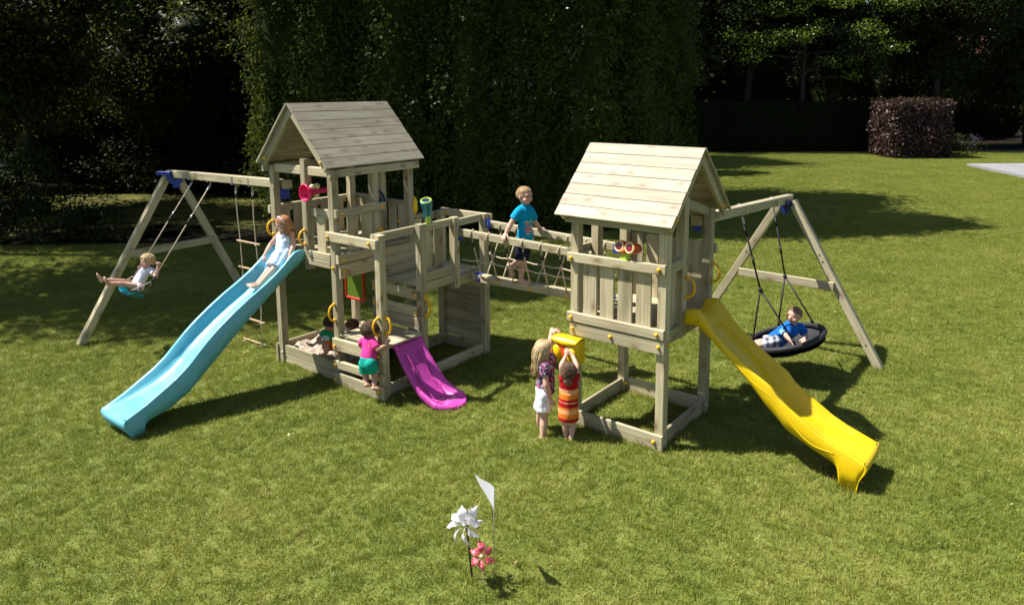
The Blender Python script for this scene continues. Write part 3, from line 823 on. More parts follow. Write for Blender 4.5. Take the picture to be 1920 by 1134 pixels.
boards(F, LT, 'annex_board', [((.63, FT - .0, 1.085), (1.085, FT - .0, 1.085), .105, .045, 'z')])
boards(F, LT, 'annex_board', [((1.175, FT - .02, 1.02), (L2 - .045, FT - .02, 1.02), .09, .04, 'z')])
# ladder with three boards, climbing wall, wall panel, ground frame
for za, zb, h in ((.475, .505, .135), (.245, .26, .09), (.08, .085, .14)):
    boards(F, LT, 'ladder_board', [((-.066, W1 - .02, za), (-.066, FT + .085, zb), h, .042, 'z')])
for z, h in ((1.0, .125), (.805, .12), (.68, .118), (.625, .06)):
    boards(F, LT, 'climbing_board', [((.555, W1 - .06, z), (.555, FT + .04, z), h - .004, .028, 'z')])
boards(F, LT, 'wall_panel', [((L2 + .01, W1 + .046, z), (L2 + .01, FT - .046, z), .113, .025, 'z') for z in [.19 + .116 * i for i in range(8)]])
boards(F, LT, 'ground_board', [((.045, FT - .01, .072), (.54, FT - .01, .072), .135, .04, 'z'), ((.63, FT - .01, .072), (L2 - .045, FT - .01, .072), .135, .04, 'z')])
boards(F, LT, 'ground_board', [((L1 + .03, W1 + .05, .085), (L2 - .0, W1 + .05, .085), .135, .04, 'z')])
boards(F, LT, 'ground_board', [((L2 - .03, W1 + .07, .07), (L2 - .03, FT - .045, .07), .13, .04, 'z')])
# sandbox walls
for z in (.06, .176):
    boards(F, LT, 'sandbox_board', [((-.01, .045, z), (-.01, W1 - .045, z), .113, .035, 'z')])
    boards(F, LT, 'sandbox_board', [((-.06, -.062, z), (L1 + .05, -.062, z), .113, .035, 'z')])
    boards(F, LT, 'sandbox_board', [((L1 + .01, .045, z), (L1 + .01, W1 - .045, z), .113, .035, 'z')])
    boards(F, LT, 'sandbox_board', [((.045, W1 + .01, z), (.555, W1 + .01, z), .113, .035, 'z')])
# yellow caps and handles
nA, pA, nB, pB = -A_, A_, -B_, B_
for a in ((.03, W1 + .092, 1.935, pB), (.60, W1 + .092, 1.935, pB), (.02, W1 + .092, 1.43, pB), (.03, W1 + .092, 1.29, pB), (-.045, W1 - .0, 1.33, nA),
          (-.092, W1 - .01, 1.685, nA), (-.092, FT - .06, 1.69, nA), (-.088, W1 + .02, .46, nA), (-.088, FT + .02, .50, nA), (-.088, W1 + .02, .245, nA), (-.088, FT + .02, .26, nA),
          (-.088, W1 + .02, .07, nA), (-.088, FT + .01, .10, nA), (.54, FT - .05, 1.0, nA), (.54, FT - .05, .80, nA), (.54, W1 - .02, 1.0, nA), (.54, W1 - .02, .80, nA),
          (.585, FT + .045, 1.0, pB), (1.02, W1 - .09, 1.685, pB), (1.06, .62, 1.865, nA), (L1 + .045, W1 + .02, 1.865, nA), (L1 + .045, W1 + .02, 1.47, nA),
          (L1 + .17, W1 - .044, 1.685, pB), (L2 + .045, W1 + .05, 1.715, nA), (L2 - .06, W1 + .072, .10, pB)):
    bolt(F, LT, *a)
for a in ((-.044, .0, 1.585, 1.745, nA), (-.044, .60, 1.54, 1.70, nA), (-.044, W1, .74, .92, nA), (-.044, FT, .72, .90, nA), (.0, FT + .044, .73, .91, pB), (.585, FT + .044, .78, .97, pB), (.60, W1 + .044, 1.53, 1.67, pB)):
    handle(F, LT, *a)
for s, t, d in ((.044, .0, nA), (L2 - .02, FT + .045, pB)):
    p = F(s if d is pB else -.045, t if d is pB else .03, .12 if d is pB else .14)
    part('bolt_head', 'metal', LT, ('tube', [p, p + d * .008, p + d * .014], [.014, .014, .005], 8))

# ---- the lower tower
RT = thing('play_tower', 'small wooden play tower with a pale gabled roof, above the yellow slide and mailbox', 'play tower', RF(.46, .46, 0))
F = RF
A_, B_ = RF.A, RF.B
nA, pA, nB, pB = -A_, A_, -B_, B_
for s, t, z0, z1 in ((0, 0, 0, 2.10), (0, WQ, 0, 2.10), (LQ, 0, 0, 2.10), (LQ, WQ, 0, 2.12), (.36, 0, .98, 2.30), (.33, WQ, .98, 2.28)):
    post(F, RT, s, t, z0, z1)
floor(F, RT, -.02, LQ + .02, -.03, WQ + .03, 1.10, 't')
boards(F, RT, 'rail', [((-.068, -.055, 1.672), (-.068, WQ + .045, 1.69), .088, .045, 'z')])
boards(F, RT, 'rail', [((-.068, -.055, 1.09), (-.068, WQ + .045, 1.10), .09, .045, 'z')])
boards(F, RT, 'front_board', [((-.062, -.03, .97), (-.062, WQ + .045, .98), .125, .034, 'z')])
for a, b in ((.100, .250), (.288, .436), (.477, .628), (.668, .820)):
    boards(F, RT, 'slat', [((-.033, (a + b) / 2, 1.06), (-.033, (a + b) / 2, 1.68), b - a, .02, 't')])
boards(F, RT, 'rail', [((-.03, -.068, 1.70), (.42, -.068, 1.70), .09, .045, 'z')])
boards(F, RT, 'slat', [((.18, -.033, 1.04), (.18, -.033, 1.69), .14, .02, 's')])
boards(F, RT, 'floor_beam', [((.045, -.01, 1.03), (LQ - .045, -.01, 1.03), .10, .04, 'z')])
boards(F, RT, 'floor_beam', [((.045, WQ + .01, 1.03), (.285, WQ + .01, 1.03), .10, .04, 'z'), ((.375, WQ + .01, 1.03), (LQ - .045, WQ + .01, 1.03), .10, .04, 'z')])
boards(F, RT, 'floor_beam', [((LQ + .01, .045, 1.03), (LQ + .01, WQ - .045, 1.03), .10, .04, 'z')])
boards(F, RT, 'rail', [((LQ + .068, -.04, 1.70), (LQ + .068, WQ + .06, 1.70), .095, .045, 'z')])
boards(F, RT, 'rail', [((LQ + .068, -.04, 1.10), (LQ + .068, WQ + .06, 1.10), .09, .045, 'z')])
for c in (.13, .31, .50, .68, .82):
    boards(F, RT, 'slat', [((LQ + .033, c, 1.05), (LQ + .033, c, 1.765), .14, .02, 't')])
boards(F, RT, 'rail', [((.045, WQ + .02, 1.68), (.285, WQ + .02, 1.68), .09, .045, 'z')])
boards(F, RT, 'slat', [((.165, WQ - .015, 1.04), (.165, WQ - .015, 1.67), .14, .02, 's')])
for s0, t0, s1, t1 in ((-.062, -.02, -.062, WQ + .05), (LQ + .01, .045, LQ + .01, WQ - .045), (.045, .0, LQ - .045, .0), (.045, WQ - .0, LQ - .045, WQ - .0)):
    boards(F, RT, 'ground_board', [((s0, t0, .078), (s1, t1, .078), .15, .034, 'z')])
boards(F, RT, 'tie_beam', [((.045, WQ, 2.10), (.285, WQ, 2.22), .085, .04, 'z'), ((.375, WQ, 2.22), (LQ - .045, WQ, 2.08), .085, .04, 'z')])
boards(F, RT, 'tie_beam', [((.045, 0, 2.08), (.315, 0, 2.08), .085, .04, 'z'), ((.405, 0, 2.08), (LQ - .045, 0, 2.08), .085, .04, 'z')])
for s in (-.06, LQ + .06):
    boards(F, RT, 'wall_plate', [((s, -.09, 2.035), (s, WQ + .09, 2.035), .06, .03, 'z')])
roof(F, RT, 't', LQ / 2, -.141, WQ + .145, .631, 2.075, 2.71, -.09, WQ + .095)
for a in ((-.092, -.005, 1.672, nA), (-.092, WQ - .01, 1.69, nA), (-.092, -.005, 1.09, nA), (-.092, WQ - .02, 1.10, nA), (-.08, .005, .975, nA), (-.08, .43, .98, nA), (-.08, WQ - .005, .985, nA),
          (-.08, WQ - .03, .085, nA), (.0, WQ + .045, 1.0, pB), (.40, -.045, 1.70, pB), (LQ - .01, .05, .10, nA), (LQ - .02, .02, 1.36, nB)):
    bolt(F, RT, *a)
for a in ((.345, WQ + .044, 1.36, 1.54, pB), (LQ, WQ + .044, 1.385, 1.56, pB)):
    handle(F, RT, *a)
for p, d in ((F(LQ - .03, WQ + .045, .10), pB), (F(-.0, WQ + .045, .13), pB)):
    part('bolt_head', 'metal', RT, ('tube', [p, p + d * .008, p + d * .014], [.018, .018, .006], 8))

# ---------------------------------------------------------------- bridge
BRL = 3.702
BR = thing('rope_bridge', 'wooden balance beam bridge with V shaped rope netting and two handrails, joining both towers', 'bridge', LF(1.43, 2.7, 0))
F = LF
boards(F, BR, 'beam', [((1.43, FT + .03, 1.035), (1.43, BRL + .02, 1.065), .095, .09, 's')])
boards(F, BR, 'handrail', [((1.172, FT + .05, 1.625), (1.172, BRL - .01, 1.585), .082, .05, 'z')])
boards(F, BR, 'handrail', [((1.69, FT + .05, 1.645), (1.69, BRL - .01, 1.585), .082, .05, 'z')])
for side, s0 in ((1.172, -1), (1.69, 1)):
    mids = []
    for k in range(7):
        t = FT + .24 + k * .242
        zt = 1.625 - .045 * k / 7
        zb = 1.04 + .02 * k / 7
        mb = MB()
        # loop over the rail, then down to the beam
        loop = [F(side + .034 * math.cos(a), t + .012 * math.sin(a), zt + .050 * math.sin(a)) for a in [math.pi * (-.45 + 1.9 * i / 12) for i in range(13)]]
        mb.tube(loop, .0082, 6)
        e = F(1.43 + s0 * .05, t - .05, zb + .02)
        st = F(side - s0 * .0, t, zt - .075)
        mb.tube([F(side, t + .015, zt - .045), st], .009, 6)
        mid = st.lerp(e, .52) + UP * -.01
        mb.tube([st, st.lerp(e, .3) - UP * .006, mid, st.lerp(e, .8), e], .0082, 6)
        mids.append(mid)
        mb.ball(mid, .020, 8, 6)
        r = mb.build('net_rope', M['rope'], BR)
        part('clamp', 'blackrope', r, ('tube', [st + (e - st).normalized() * .02, st + (e - st).normalized() * .09], .012, 8))
    mb = MB()
    pts = [F(side - s0 * .02, FT + .06, 1.30)] + mids + [F(1.30 if s0 < 0 else 1.57, BRL - .02, 1.31)]
    fine = []
    for a, b in zip(pts[:-1], pts[1:]):
        fine += [a, a.lerp(b, .5) - UP * .012]
    fine.append(pts[-1])
    mb.tube(fine, .0082, 6)
    mb.build('net_rope', M['rope'], BR)
for k in (FT + .13, FT + .42, FT + .9, FT + 1.4):
    bolt(F, BR, 1.43 - .048, k, 1.035, -LF.A, .016)
def bracket(F, parent, s, t, z, ds, dt, h):
    o = boards(F, parent, 'bracket', [((s, t, z - h), (s, t, z + h), dt, ds, 't')], 'blue', .002)
    mb = MB()
    for zz in (-.5, .0, .5):
        p = F(s, t, z + h * zz)
        n = -F.A if ds < dt else F.B
        mb.tube([p + n * .002, p + n * .012], .006, 6)
    mb.build('screw', M['metal'], o)
    return o
bracket(F, BR, 1.69 - .05, FT + .075, 1.66, .006, .07, .05)
bracket(F, BR, 1.172, FT + .055, 1.55, .05, .03, .02)
boards(F, BR, 'bracket', [((1.38, FT + .11, 1.088), (1.48, FT + .11, 1.088), .08, .006, 't')], 'blue', .001)
boards(F, BR, 'bracket', [((1.378, FT + .10, 1.03), (1.378, FT + .16, 1.03), .05, .006, 'z')], 'blue', .001)
boards(F, BR, 'bracket', [((1.64, BRL - .10, 1.58), (1.64, BRL - .03, 1.58), .10, .006, 'z')], 'blue', .001)
boards(F, BR, 'bracket', [((1.40, BRL + .02, 1.12), (1.47, BRL + .02, 1.12), .05, .012, 't')], 'blue', .001)

# ---------------------------------------------------------------- slides
def interp(tab, x):
    xs = [a for a, b in tab]; ys = [b for a, b in tab]
    return float(np.interp(x, xs, ys))
def slide(name, label, F, mat, run, centre, halfw, rim, low, depth, wall, end_z, taper=None):
    """run: function (d, w, z)->point, d distance along the slide, w across"""
    d0, d1 = rim[0][0], rim[-1][0]
    root = thing(name, label, 'slide', run((d0 + d1) / 2, 0, 0))
    N = 90
    rings = []
    hw = halfw
    for i in range(N + 1):
        d = d0 + (d1 - d0) * (1 - (1 - i / N) ** 1.25)
        hw = halfw * (taper(d) if taper else 1)
        zr = interp(rim, d); dp = interp(depth, d); zs = interp(low, d)
        zs = min(zs, zr - .012)
        zb = zr - dp
        zu = min(zb - .012, zr - .02) if zs < zb else zs
        zu = max(zu, zs + .001)
        wl = wall * min(1, max(.15, dp / .1))
        pr = [(-hw, zs), (-hw - .004, (zs + zr) / 2), (-hw, zr - .014), (-hw + .006, zr - .003), (-hw + .014, zr), (-hw + .032, zr - .002), (-hw + .040, zr - .010),
              (-hw + .045 + wl * .35, zr - dp * .55), (-hw + .05 + wl * .75, zb + dp * .10), (-hw + .06 + wl, zb), (-.06, zb - .004)]
        pr = pr + [(-w, z) for w, z in reversed(pr)]
        pr += [(hw - .012, zs), (hw - .03, zu), (-hw + .03, zu), (-hw + .012, zs)]
        rings.append([run(d, w, z) for w, z in pr])
    # closing lip: rolls over and drops to the ground
    zl = interp(rim, d1)
    mb = MB(); mb.loft(rings, True, True, False)
    n = len(rings[0])
    last = rings[-1]
    prof = [(.016, -.008), (.030, -.026), (.030, -.055), (.014, -.09), (-.014, -.13), (-.040, -.17), (-.055, -zl)] if end_z else [(.012, -.006), (.016, -.016), (.012, -zl)]
    rr = [last]
    top = [run(d1, w, z) for w, z in [(0, 0)]]
    sections = []
    pw = [((k / 15) * 2 - 1) for k in range(16)]
    base = [(w * hw, zl - (.0 if abs(w) > .9 else interp(depth, d1))) for w in pw]
    strip = [[run(d1, w, z) for w, z in base]]
    for dx, dz in prof:
        strip.append([run(d1 + dx * (1 - .25 * abs(w / hw) ** 3) + .012 * (1 if end_z and dz < -.1 else 0) * -(1 - (w / hw) ** 2), w, max(0, z + dz if dz > -zl else 0)) for w, z in base])
    mb.loft(strip, False, False, False)
    for e, sg in ((0, -1), (-1, 1)):
        b = len(mb.v)
        side = [row[e] for row in strip] + ([run(d1 - .055, sg * hw * .99, 0), run(d1 - .02, sg * hw * .99, zl * .6)] if end_z else [run(d1, sg * hw, 0)])
        mb.v.extend(Vector(q) for q in side); mb.face(range(b, b + len(side)), [(0, 0)] * len(side), False)
    body = mb.build('slide_body', M[mat], root)
    # raised wave moulded along both skirts
    for sg in (-1, 1):
        pts = []
        for i in range(60):
            d = d0 + .12 + (d1 - d0) * (.78 if end_z else .6) * i / 59
            zr = interp(rim, d); zs = interp(low, d)
            f = .42 + .22 * math.sin(i / 59 * math.pi * 4.2)
            pts.append(run(d, sg * (hw + .001), zs + (zr - zs) * f))
        if sg * 1:
            mb = MB(); mb.tube(pts, .0065, 6); mb.build('moulded_rib', M[mat], root)
    return root
brim = [(.00, 1.46), (.05, 1.478), (.12, 1.468), (.20, 1.41), (.27, 1.345), (.40, 1.25), (.54, 1.165), (.735, 1.06), (.9, .96), (1.085, .835), (1.2, .745), (1.3, .655), (1.42, .545), (1.55, .455), (1.66, .395), (1.86, .29), (2.045, .215)]
blow = [(.00, 1.38), (.035, 1.35), (.22, 1.235), (.43, 1.075), (.75, .84), (1.107, .55), (1.44, .28), (1.63, .183), (1.80, .150), (1.86, .13), (1.885, .08), (1.895, .0), (1.99, .0), (2.005, .05), (2.03, .10), (2.045, .15)]
slide('slide', 'long turquoise blue wavy slide with a girl sitting near its top', LF, 'blue_slide', lambda d, w, z: LF(-.045 - d, .325 + w, z), 0, .245, brim, blow, [(0, .02), (.12, .10), (.3, .15), (1.3, .15), (1.6, .10), (1.9, .035), (2.075, .012)], .055, True)
yrim = [(.0, 1.25), (.08, 1.275), (.13, 1.275), (.18, 1.228), (.28, 1.10), (.4, .995), (.53, .895), (.68, .795), (.81, .715), (.875, .635), (.98, .56), (1.11, .48), (1.22, .41), (1.34, .355), (1.47, .31), (1.58, .27)]
ylow = [(.0, 1.12), (.12, 1.13), (.23, 1.05), (.35, .945), (.47, .855), (.59, .75), (.69, .645), (.785, .54), (.87, .465), (.96, .38), (1.08, .32), (1.2, .265), (1.32, .22), (1.365, .195), (1.385, .155), (1.40, .05), (1.412, 0), (1.522, 0), (1.54, .10), (1.565, .16), (1.58, .205)]
slide('slide', 'bright yellow wavy slide running down from the small tower', RF, 'yellow_slide', lambda d, w, z: RF(.515 - w, 1.0 + d, z), 0, .235, yrim, ylow, [(0, .06), (.13, .13), (.3, .15), (.9, .15), (1.2, .09), (1.45, .03), (1.58, .012)], .055, True)
prim = [(.0, .575), (.05, .572), (.09, .52), (.15, .43), (.23, .34), (.31, .245), (.42, .15), (.58, .085), (.72, .055), (.80, .036)]
plow = [(.0, .53), (.06, .515), (.10, .45), (.16, .36), (.24, .26), (.32, .165), (.42, .075), (.52, .02), (.6, 0), (.8, 0)]
slide('slide', 'short magenta pink toddler slide coming off the low annex platform', LF, 'pink_slide', lambda d, w, z: LF(.31 - w, FT - .005 + d, z), 0, .205, prim, plow, [(0, .012), (.08, .06), (.25, .105), (.5, .085), (.7, .02), (.8, .006)], .04, False, lambda d: 1.0 if d < .60 else max(.35, 1.04 * math.sqrt(max(0, 1 - ((d - .60) / .215) ** 2.2))) if d > .66 else 1.04)
# ---------------------------------------------------------------- swing frames
def hanger(F, parent, p_beam, p_rope, ax, beam_w=.095, beam_h=.10):
    """steel strap round the beam, eye and carabiner"""
    ac = ax.cross(UP).normalized()
    c = Vector(p_beam)
    mb = MB()
    hw, hh = beam_w / 2 + .003, beam_h / 2 + .003
    for d, l in (((ac * hw, UP * hh)), ((-ac * hw, UP * hh))):
        mb.board(c + d - l, c + d + l, .03, .003, ax, .0005)
    mb.board(c + UP * hh - ac * hw, c + UP * hh + ac * hw, .03, .003, ax, .0005)
    mb.board(c - UP * hh - ac * hw, c - UP * hh + ac * hw, .03, .003, ax, .0005)
    e0 = c - UP * (hh + .002)
    mb.tube([e0, e0 - UP * .03], .007, 6)
    s = mb.build('hanger_strap', M['metal'], parent)
    a = e0 - UP * .03; b = Vector(p_rope)
    d = (b - a).normalized(); sd = d.cross(ax).normalized()
    L = .085
    lp = [a + d * (L * (.5 - .5 * math.cos(th))) + ax * (.018 * math.sin(th)) for th in [2 * math.pi * k / 14 for k in range(15)]]
    part('carabiner', 'metal', s, ('tube', lp, .0055, 6))
    return a + d * L
def aframe(F, name, label, beam0, beam1, legs, cross, ax, group):
    root = thing(name, label, 'swing stand', beam0, group)
    root.location = (beam0[0], beam0[1], 0)
    mb = MB(); mb.board(beam0, beam1, .10, .092, UP, .006); mb.build('beam', M['wood'], root)
    for p0, p1 in legs:
        mb = MB(); mb.board(p0, p1, .092, .092, ax, .006); lg = mb.build('leg', M['wood'], root)
        d = (Vector(p1) - Vector(p0))
        n = ax.normalized() * -1
        for f in (.33, .37, .86):
            q = Vector(p0) + d * f + n * .046
            part('bolt_hole', 'dark_stick', lg, ('tube', [q, q + n * .003], [.011, .010], 8))
    mb = MB(); mb.board(cross[0], cross[1], .10, .045, UP, .005); mb.build('cross_brace', M['wood'], root)
    return root
LSA = LF.B
beam0, beam1 = LF(.14, -2.73, 2.105), LF(.105, .12, 2.165)
LS = aframe(LF, 'timber_swing_stand', 'wooden A frame swing beam on the left with child swing and rope ladder', beam0, beam1,
            [(LF(.075, -2.66, 2.09), LF(-1.245, -2.63, 0)), (LF(.20, -2.66, 2.09), LF(1.18, -2.63, 0))], [LF(-.62, -2.58, 1.09), LF(.66, -2.58, 1.09)], LSA, 'timber swing stands')
boards(LF, LS, 'bracket', [((.02, -2.56, 2.065), (.26, -2.56, 2.065), .06, .012, 'z'), ((.05, -2.56, 2.005), (.23, -2.56, 2.005), .06, .012, 'z'), ((.09, -2.56, 1.945), (.19, -2.56, 1.945), .06, .012, 'z')], 'blue', .002)
boards(LF, LS, 'bracket', [((-.02, -2.72, 2.125), (.08, -2.56, 2.125), .05, .10, 'z')], 'blue', .004)
boards(LF, LS, 'bracket', [((.04, .045, 2.05), (.16, .045, 2.05), .12, .012, 'z')], 'blue', .003)
RSA = RF.A
b0, b1 = RF(LQ - .10, WQ - .10, 1.985), RF(LQ + 2.42, WQ + .0, 1.905)
RS = aframe(RF, 'timber_swing_stand', 'wooden A frame swing beam on the right carrying the black nest swing', b0, b1,
            [(RF(LQ + 2.33, WQ + .065, 1.89), RF(LQ + 2.33, WQ + 1.165, 0)), (RF(LQ + 2.33, WQ - .065, 1.89), RF(LQ + 2.33, WQ - 1.15, 0))], [RF(LQ + 2.26, WQ - .54, .925), RF(LQ + 2.26, WQ + .62, .915)], RSA, 'timber swing stands')
boards(RF, RS, 'bracket', [((LQ + 2.27, WQ - .085, 1.86), (LQ + 2.27, WQ + .085, 1.86), .06, .012, 'z'), ((LQ + 2.27, WQ - .06, 1.80), (LQ + 2.27, WQ + .06, 1.80), .06, .012, 'z'), ((LQ + 2.27, WQ - .035, 1.75), (LQ + 2.27, WQ + .035, 1.75), .05, .012, 'z')], 'navy', .002)
boards(RF, RS, 'bracket', [((LQ + 2.15, WQ + .055, 1.885), (LQ + 2.42, WQ + .055, 1.875), .05, .014, 'z')], 'navy', .003)
boards(RF, RS, 'bracket', [((LQ - .09, WQ - .11, 1.905), (LQ - .09, WQ - .05, 1.905), .06, .012, 'z')], 'blue', .003)

def rope(parent, pts, r=.0075, mat='rope', name='rope', sag=0.0):
    mb = MB(); mb.tube(pts, r, 7); return mb.build(name, M[mat], parent)
# child swing, swung forward
SW = thing('swing', 'teal curved swing seat on beige ropes, swung forward with a toddler sitting on it', 'swing', LF(-.87, -1.885, .74))
t1, t2 = -2.12, -1.65
ends = []
for t, zt in ((t1, 2.11), (t2, 2.118)):
    con = LF(-.72, t, .90)
    top = hanger(LF, SW, LF(.135, t, zt), con, LF.B)
    rope(SW, [top, top.lerp(con, .5), con])
    j = top.lerp(con, .36); d = (con - top).normalized()
    part('rope_adjuster', 'blackrope', SW, ('tube', [j - d * .045, j + d * .045], .013, 8))
    part('rope_adjuster', 'metal', SW, ('tube', [j - d * .10, j - d * .05], .012, 8))
    part('connector', 'blackrope', SW, ('tube', [con - d * .06, con + d * .01], .015, 8))
    tt = t + (.03 if t == t1 else -.03)
    rope(SW, [con, LF(-.955, tt, .83)], .007)
    rope(SW, [con, LF(-.80, tt, .71)], .007, 'rope' if t == t1 else 'dark_stick')
fwd = (LF.A * -.80 + UP * .52).normalized(); nrm = (LF.A * .52 + UP * .80).normalized()
rings = []
c0 = LF(-.875, -1.885, .765)
for k in range(17):
    x = -1 + 2 * k / 16
    c = c0 + LF.B * (.205 * x) - nrm * (.048 * (1 - x * x))
    hw = .085 - .012 * x * x
    rings.append([c + fwd * (hw * math.cos(a)) * 1.0 + nrm * (.012 * math.sin(a) - .012 * abs(math.cos(a)) ** 6) for a in [2 * math.pi * i / 14 for i in range(14)]])
mb = MB(); mb.loft(rings); mb.build('seat', M['teal'], SW)
for q in (-.045, .0, .045):
    mb = MB(); mb.tube([c0 + LF.B * (.19 * x) - nrm * (.048 * (1 - x * x) + .013) + fwd * q for x in [-1 + 2 * k / 12 for k in range(13)]], .004, 5); mb.build('seat_rib', M['teal'], SW)
# rope ladder
RL = thing('rope_ladder', 'rope ladder of round wooden rungs hanging from the left swing beam', 'rope ladder', LF(.13, -.84, .02))
ta, tb = -1.03, -.66
for t, zt in ((ta, 2.13), (tb, 2.138)):
    pts = [LF(.13 + .012 * math.sin(z * 4 + t * 3), t + .01 * math.sin(z * 3), z) for z in (1.88, 1.7, 1.35, 1.0, .66, .33, .02)]
    top = hanger(LF, RL, LF(.12, t, zt), pts[0], LF.B)
    rope(RL, [top] + pts, .007)
    part('rope_clamp', 'blackrope', RL, ('tube', [top, top - UP * .05], .013, 8))
    part('rope_clamp', 'metal', RL, ('tube', [top + UP * .02, top + UP * .004], .014, 8))
    rope(RL, [pts[-1] + UP * .01, pts[-1] - UP * .005 + LF.A * -.05, pts[-1] - UP * .02 + LF.A * -.02], .008, name='rope_end')
    for z in (1.345, 1.0, .66, .325, .03):
        p = LF(.13 + .012 * math.sin(z * 4 + t * 3), t + .01 * math.sin(z * 3), z)
        part('knot', 'rope', RL, ('ball', p - UP * .012, .019, 8, 6))
for z in (1.345, 1.0, .66, .325, .03):
    part('rung', 'rung', RL, ('caps', LF(.13, ta - .06, z), .014, LF(.13, tb + .06, z + .004), .014, 10))
# nest swing
NC = RF(2.36, 1.28, .465)
NS = thing('nest_swing', 'round black padded nest swing on black ropes, a boy lying in it', 'nest swing', NC)
NR = .405
nx = (RF.A + UP * .09).normalized(); ny = (RF.B + UP * .27).normalized(); nz = nx.cross(ny); nz = nz if nz.z > 0 else -nz
ring = [NC + nx * (NR * math.cos(a)) + ny * (NR * math.sin(a)) for a in [2 * math.pi * k / 40 for k in range(41)]]
mb = MB(); mb.tube(ring, .031, 12, nz); mb.build('padded_rim', M['nest'], NS)
rg = []
for k in range(9):
    r = NR * (1 - k / 8 * .98); dz = -.03 - .10 * (1 - (r / NR) ** 2)
    rg.append([NC + nx * (r * math.cos(a)) + ny * (r * math.sin(a)) + nz * (dz + .006 * math.sin(5 * a + k)) for a in [2 * math.pi * i / 40 for i in range(40)]])
mb = MB(); mb.loft(rg, True, False, True); mb.build('seat_cloth', M['nest'], NS)
rg2 = [[p - nz * (.045 if k < 8 else .04) for p in r] for k, r in enumerate(rg)]
mb = MB(); mb.loft(rg2, True, False, True); mb.build('underside', M['nestblue'], NS)
for s, rp, aim in ((1.93, RF(1.98, 1.09, 1.075), (2.55, 3.95)), (2.84, RF(2.77, 1.10, 1.06), (-.55, .55))):
    bz = 1.985 + (1.905 - 1.985) * (s - LQ + .1) / 2.52
    bt = WQ - .10 + .10 * (s - LQ + .1) / 2.52
    top = hanger(RF, NS, RF(s, bt, bz), rp, RF.A)
    rope(NS, [top, rp], .010, 'blackrope')
    d = (rp - top).normalized()
    part('rope_clamp', 'blackrope', NS, ('tube', [top + d * .02, top + d * .12], .016, 8))
    part('rope_clamp', 'blackrope', NS, ('tube', [top.lerp(rp, .5), top.lerp(rp, .62)], .015, 8))
    part('rope_ring', 'blackrope', NS, ('ball', rp, .024, 10, 6))
    for a in aim:
        e = NC + nx * (NR * math.cos(a)) + ny * (NR * math.sin(a))
        rope(NS, [rp, e + nz * .02], .010, 'blackrope')
        part('rope_clamp', 'blackrope', NS, ('tube', [rp.lerp(e, .86), rp.lerp(e, .95)], .015, 8))

# ---------------------------------------------------------------- toys fixed to the towers
def prism(mb, prof, org, ux, uy, uz, depth):
    """profile in (ux,uy), extruded along uz"""
    mb.loft([[org + ux * a + uy * b for a, b in prof], [org + ux * a + uy * b + uz * depth for a, b in prof]], True, True, True, False)
# megaphone on the left tower's middle post
A_, B_ = LF.A, LF.B
mc = LF(-.10, .70, 2.135)
md = (A_ * 1.0 + B_ * .05 + UP * .02).normalized()
MP = thing('toy_megaphone', 'hot pink toy megaphone fixed to the post above the blue slide', 'toy', mc)
mb = MB()
mb.tube([mc, mc + md * .012, mc + md * .05, mc + md * .11, mc + md * .19, mc + md * .27, mc + md * .30], [.092, .090, .062, .040, .031, .029, .034], 20, None, False)
mb.tube([mc, mc + md * .012, mc + md * .05, mc + md * .11, mc + md * .12], [.088, .084, .057, .034, .002], 20, None, False)
mb.build('horn', M['pink'], MP)
mb = MB(); mb.tube([mc + B_ * (.091 * math.cos(a)) + UP * (.091 * math.sin(a)) for a in [2 * math.pi * k / 24 for k in range(25)]], .008, 8); mb.build('rim', M['pink'], MP)
part('mouthpiece', 'pink', MP, ('caps', mc + md * .28, .034, mc + md * .36, .026, 12))
for q, r in ((.10, .03), (.16, .036)):
    part('button', 'cream', MP, ('ball', mc + md * q + UP * .055, r, 12, 8))
part('bracket', 'cream', MP, ('board', mc + md * .11 - B_ * .065, mc + md * .11 - B_ * .02, .05, .05, A_))
part('bracket', 'cream', MP, ('board', mc + md * .15 - UP * .03, mc + md * .15 - UP * .07, .06, .03, A_))
# steering wheel
wc = LF(L1 - .085, .60, 1.90)
WH = thing('toy_steering_wheel', 'dark blue toy steering wheel inside the tall tower railing', 'toy', wc)
rn = [wc + B_ * (.125 * math.cos(a)) + UP * (.125 * math.sin(a)) for a in [2 * math.pi * k / 32 for k in range(33)]]
mb = MB(); mb.tube(rn, .016, 8, A_); mb.build('rim', M['navy'], WH)
for a in (math.pi / 2, math.pi * 7 / 6, math.pi * 11 / 6):
    part('spoke', 'navy', WH, ('board', wc, wc + (B_ * math.cos(a) + UP * math.sin(a)) * .118, .034, .012, A_.cross(B_ * math.cos(a) + UP * math.sin(a))))
part('hub', 'navy', WH, ('tube', [wc - A_ * .022, wc - A_ * .015, wc + A_ * .05], [.02, .034, .034], 14))
# yellow talking shell
yc = LF(L1 + .065, W1 + .03, 1.865)
YT = thing('toy_periscope', 'flat oval yellow toy fixed on the rear post of the tall tower', 'toy', yc)
yd = (B_ * .65 + A_ * .76).normalized(); ys = UP.cross(yd).normalized()
part('body', 'bright_yellow', YT, ('ell', yc, ys * .05, yd * .035, UP * .112, 16, 12))
for z in (.055, .0, -.05):
    part('moulding', 'yellow', YT, ('ell', yc + yd * .033 + UP * z, ys * .022, yd * .006, UP * .014, 10, 6))
part('bracket', 'yellow', YT, ('board', yc - yd * .02 - UP * .04, yc - yd * .07 - UP * .04, .05, .05, UP))
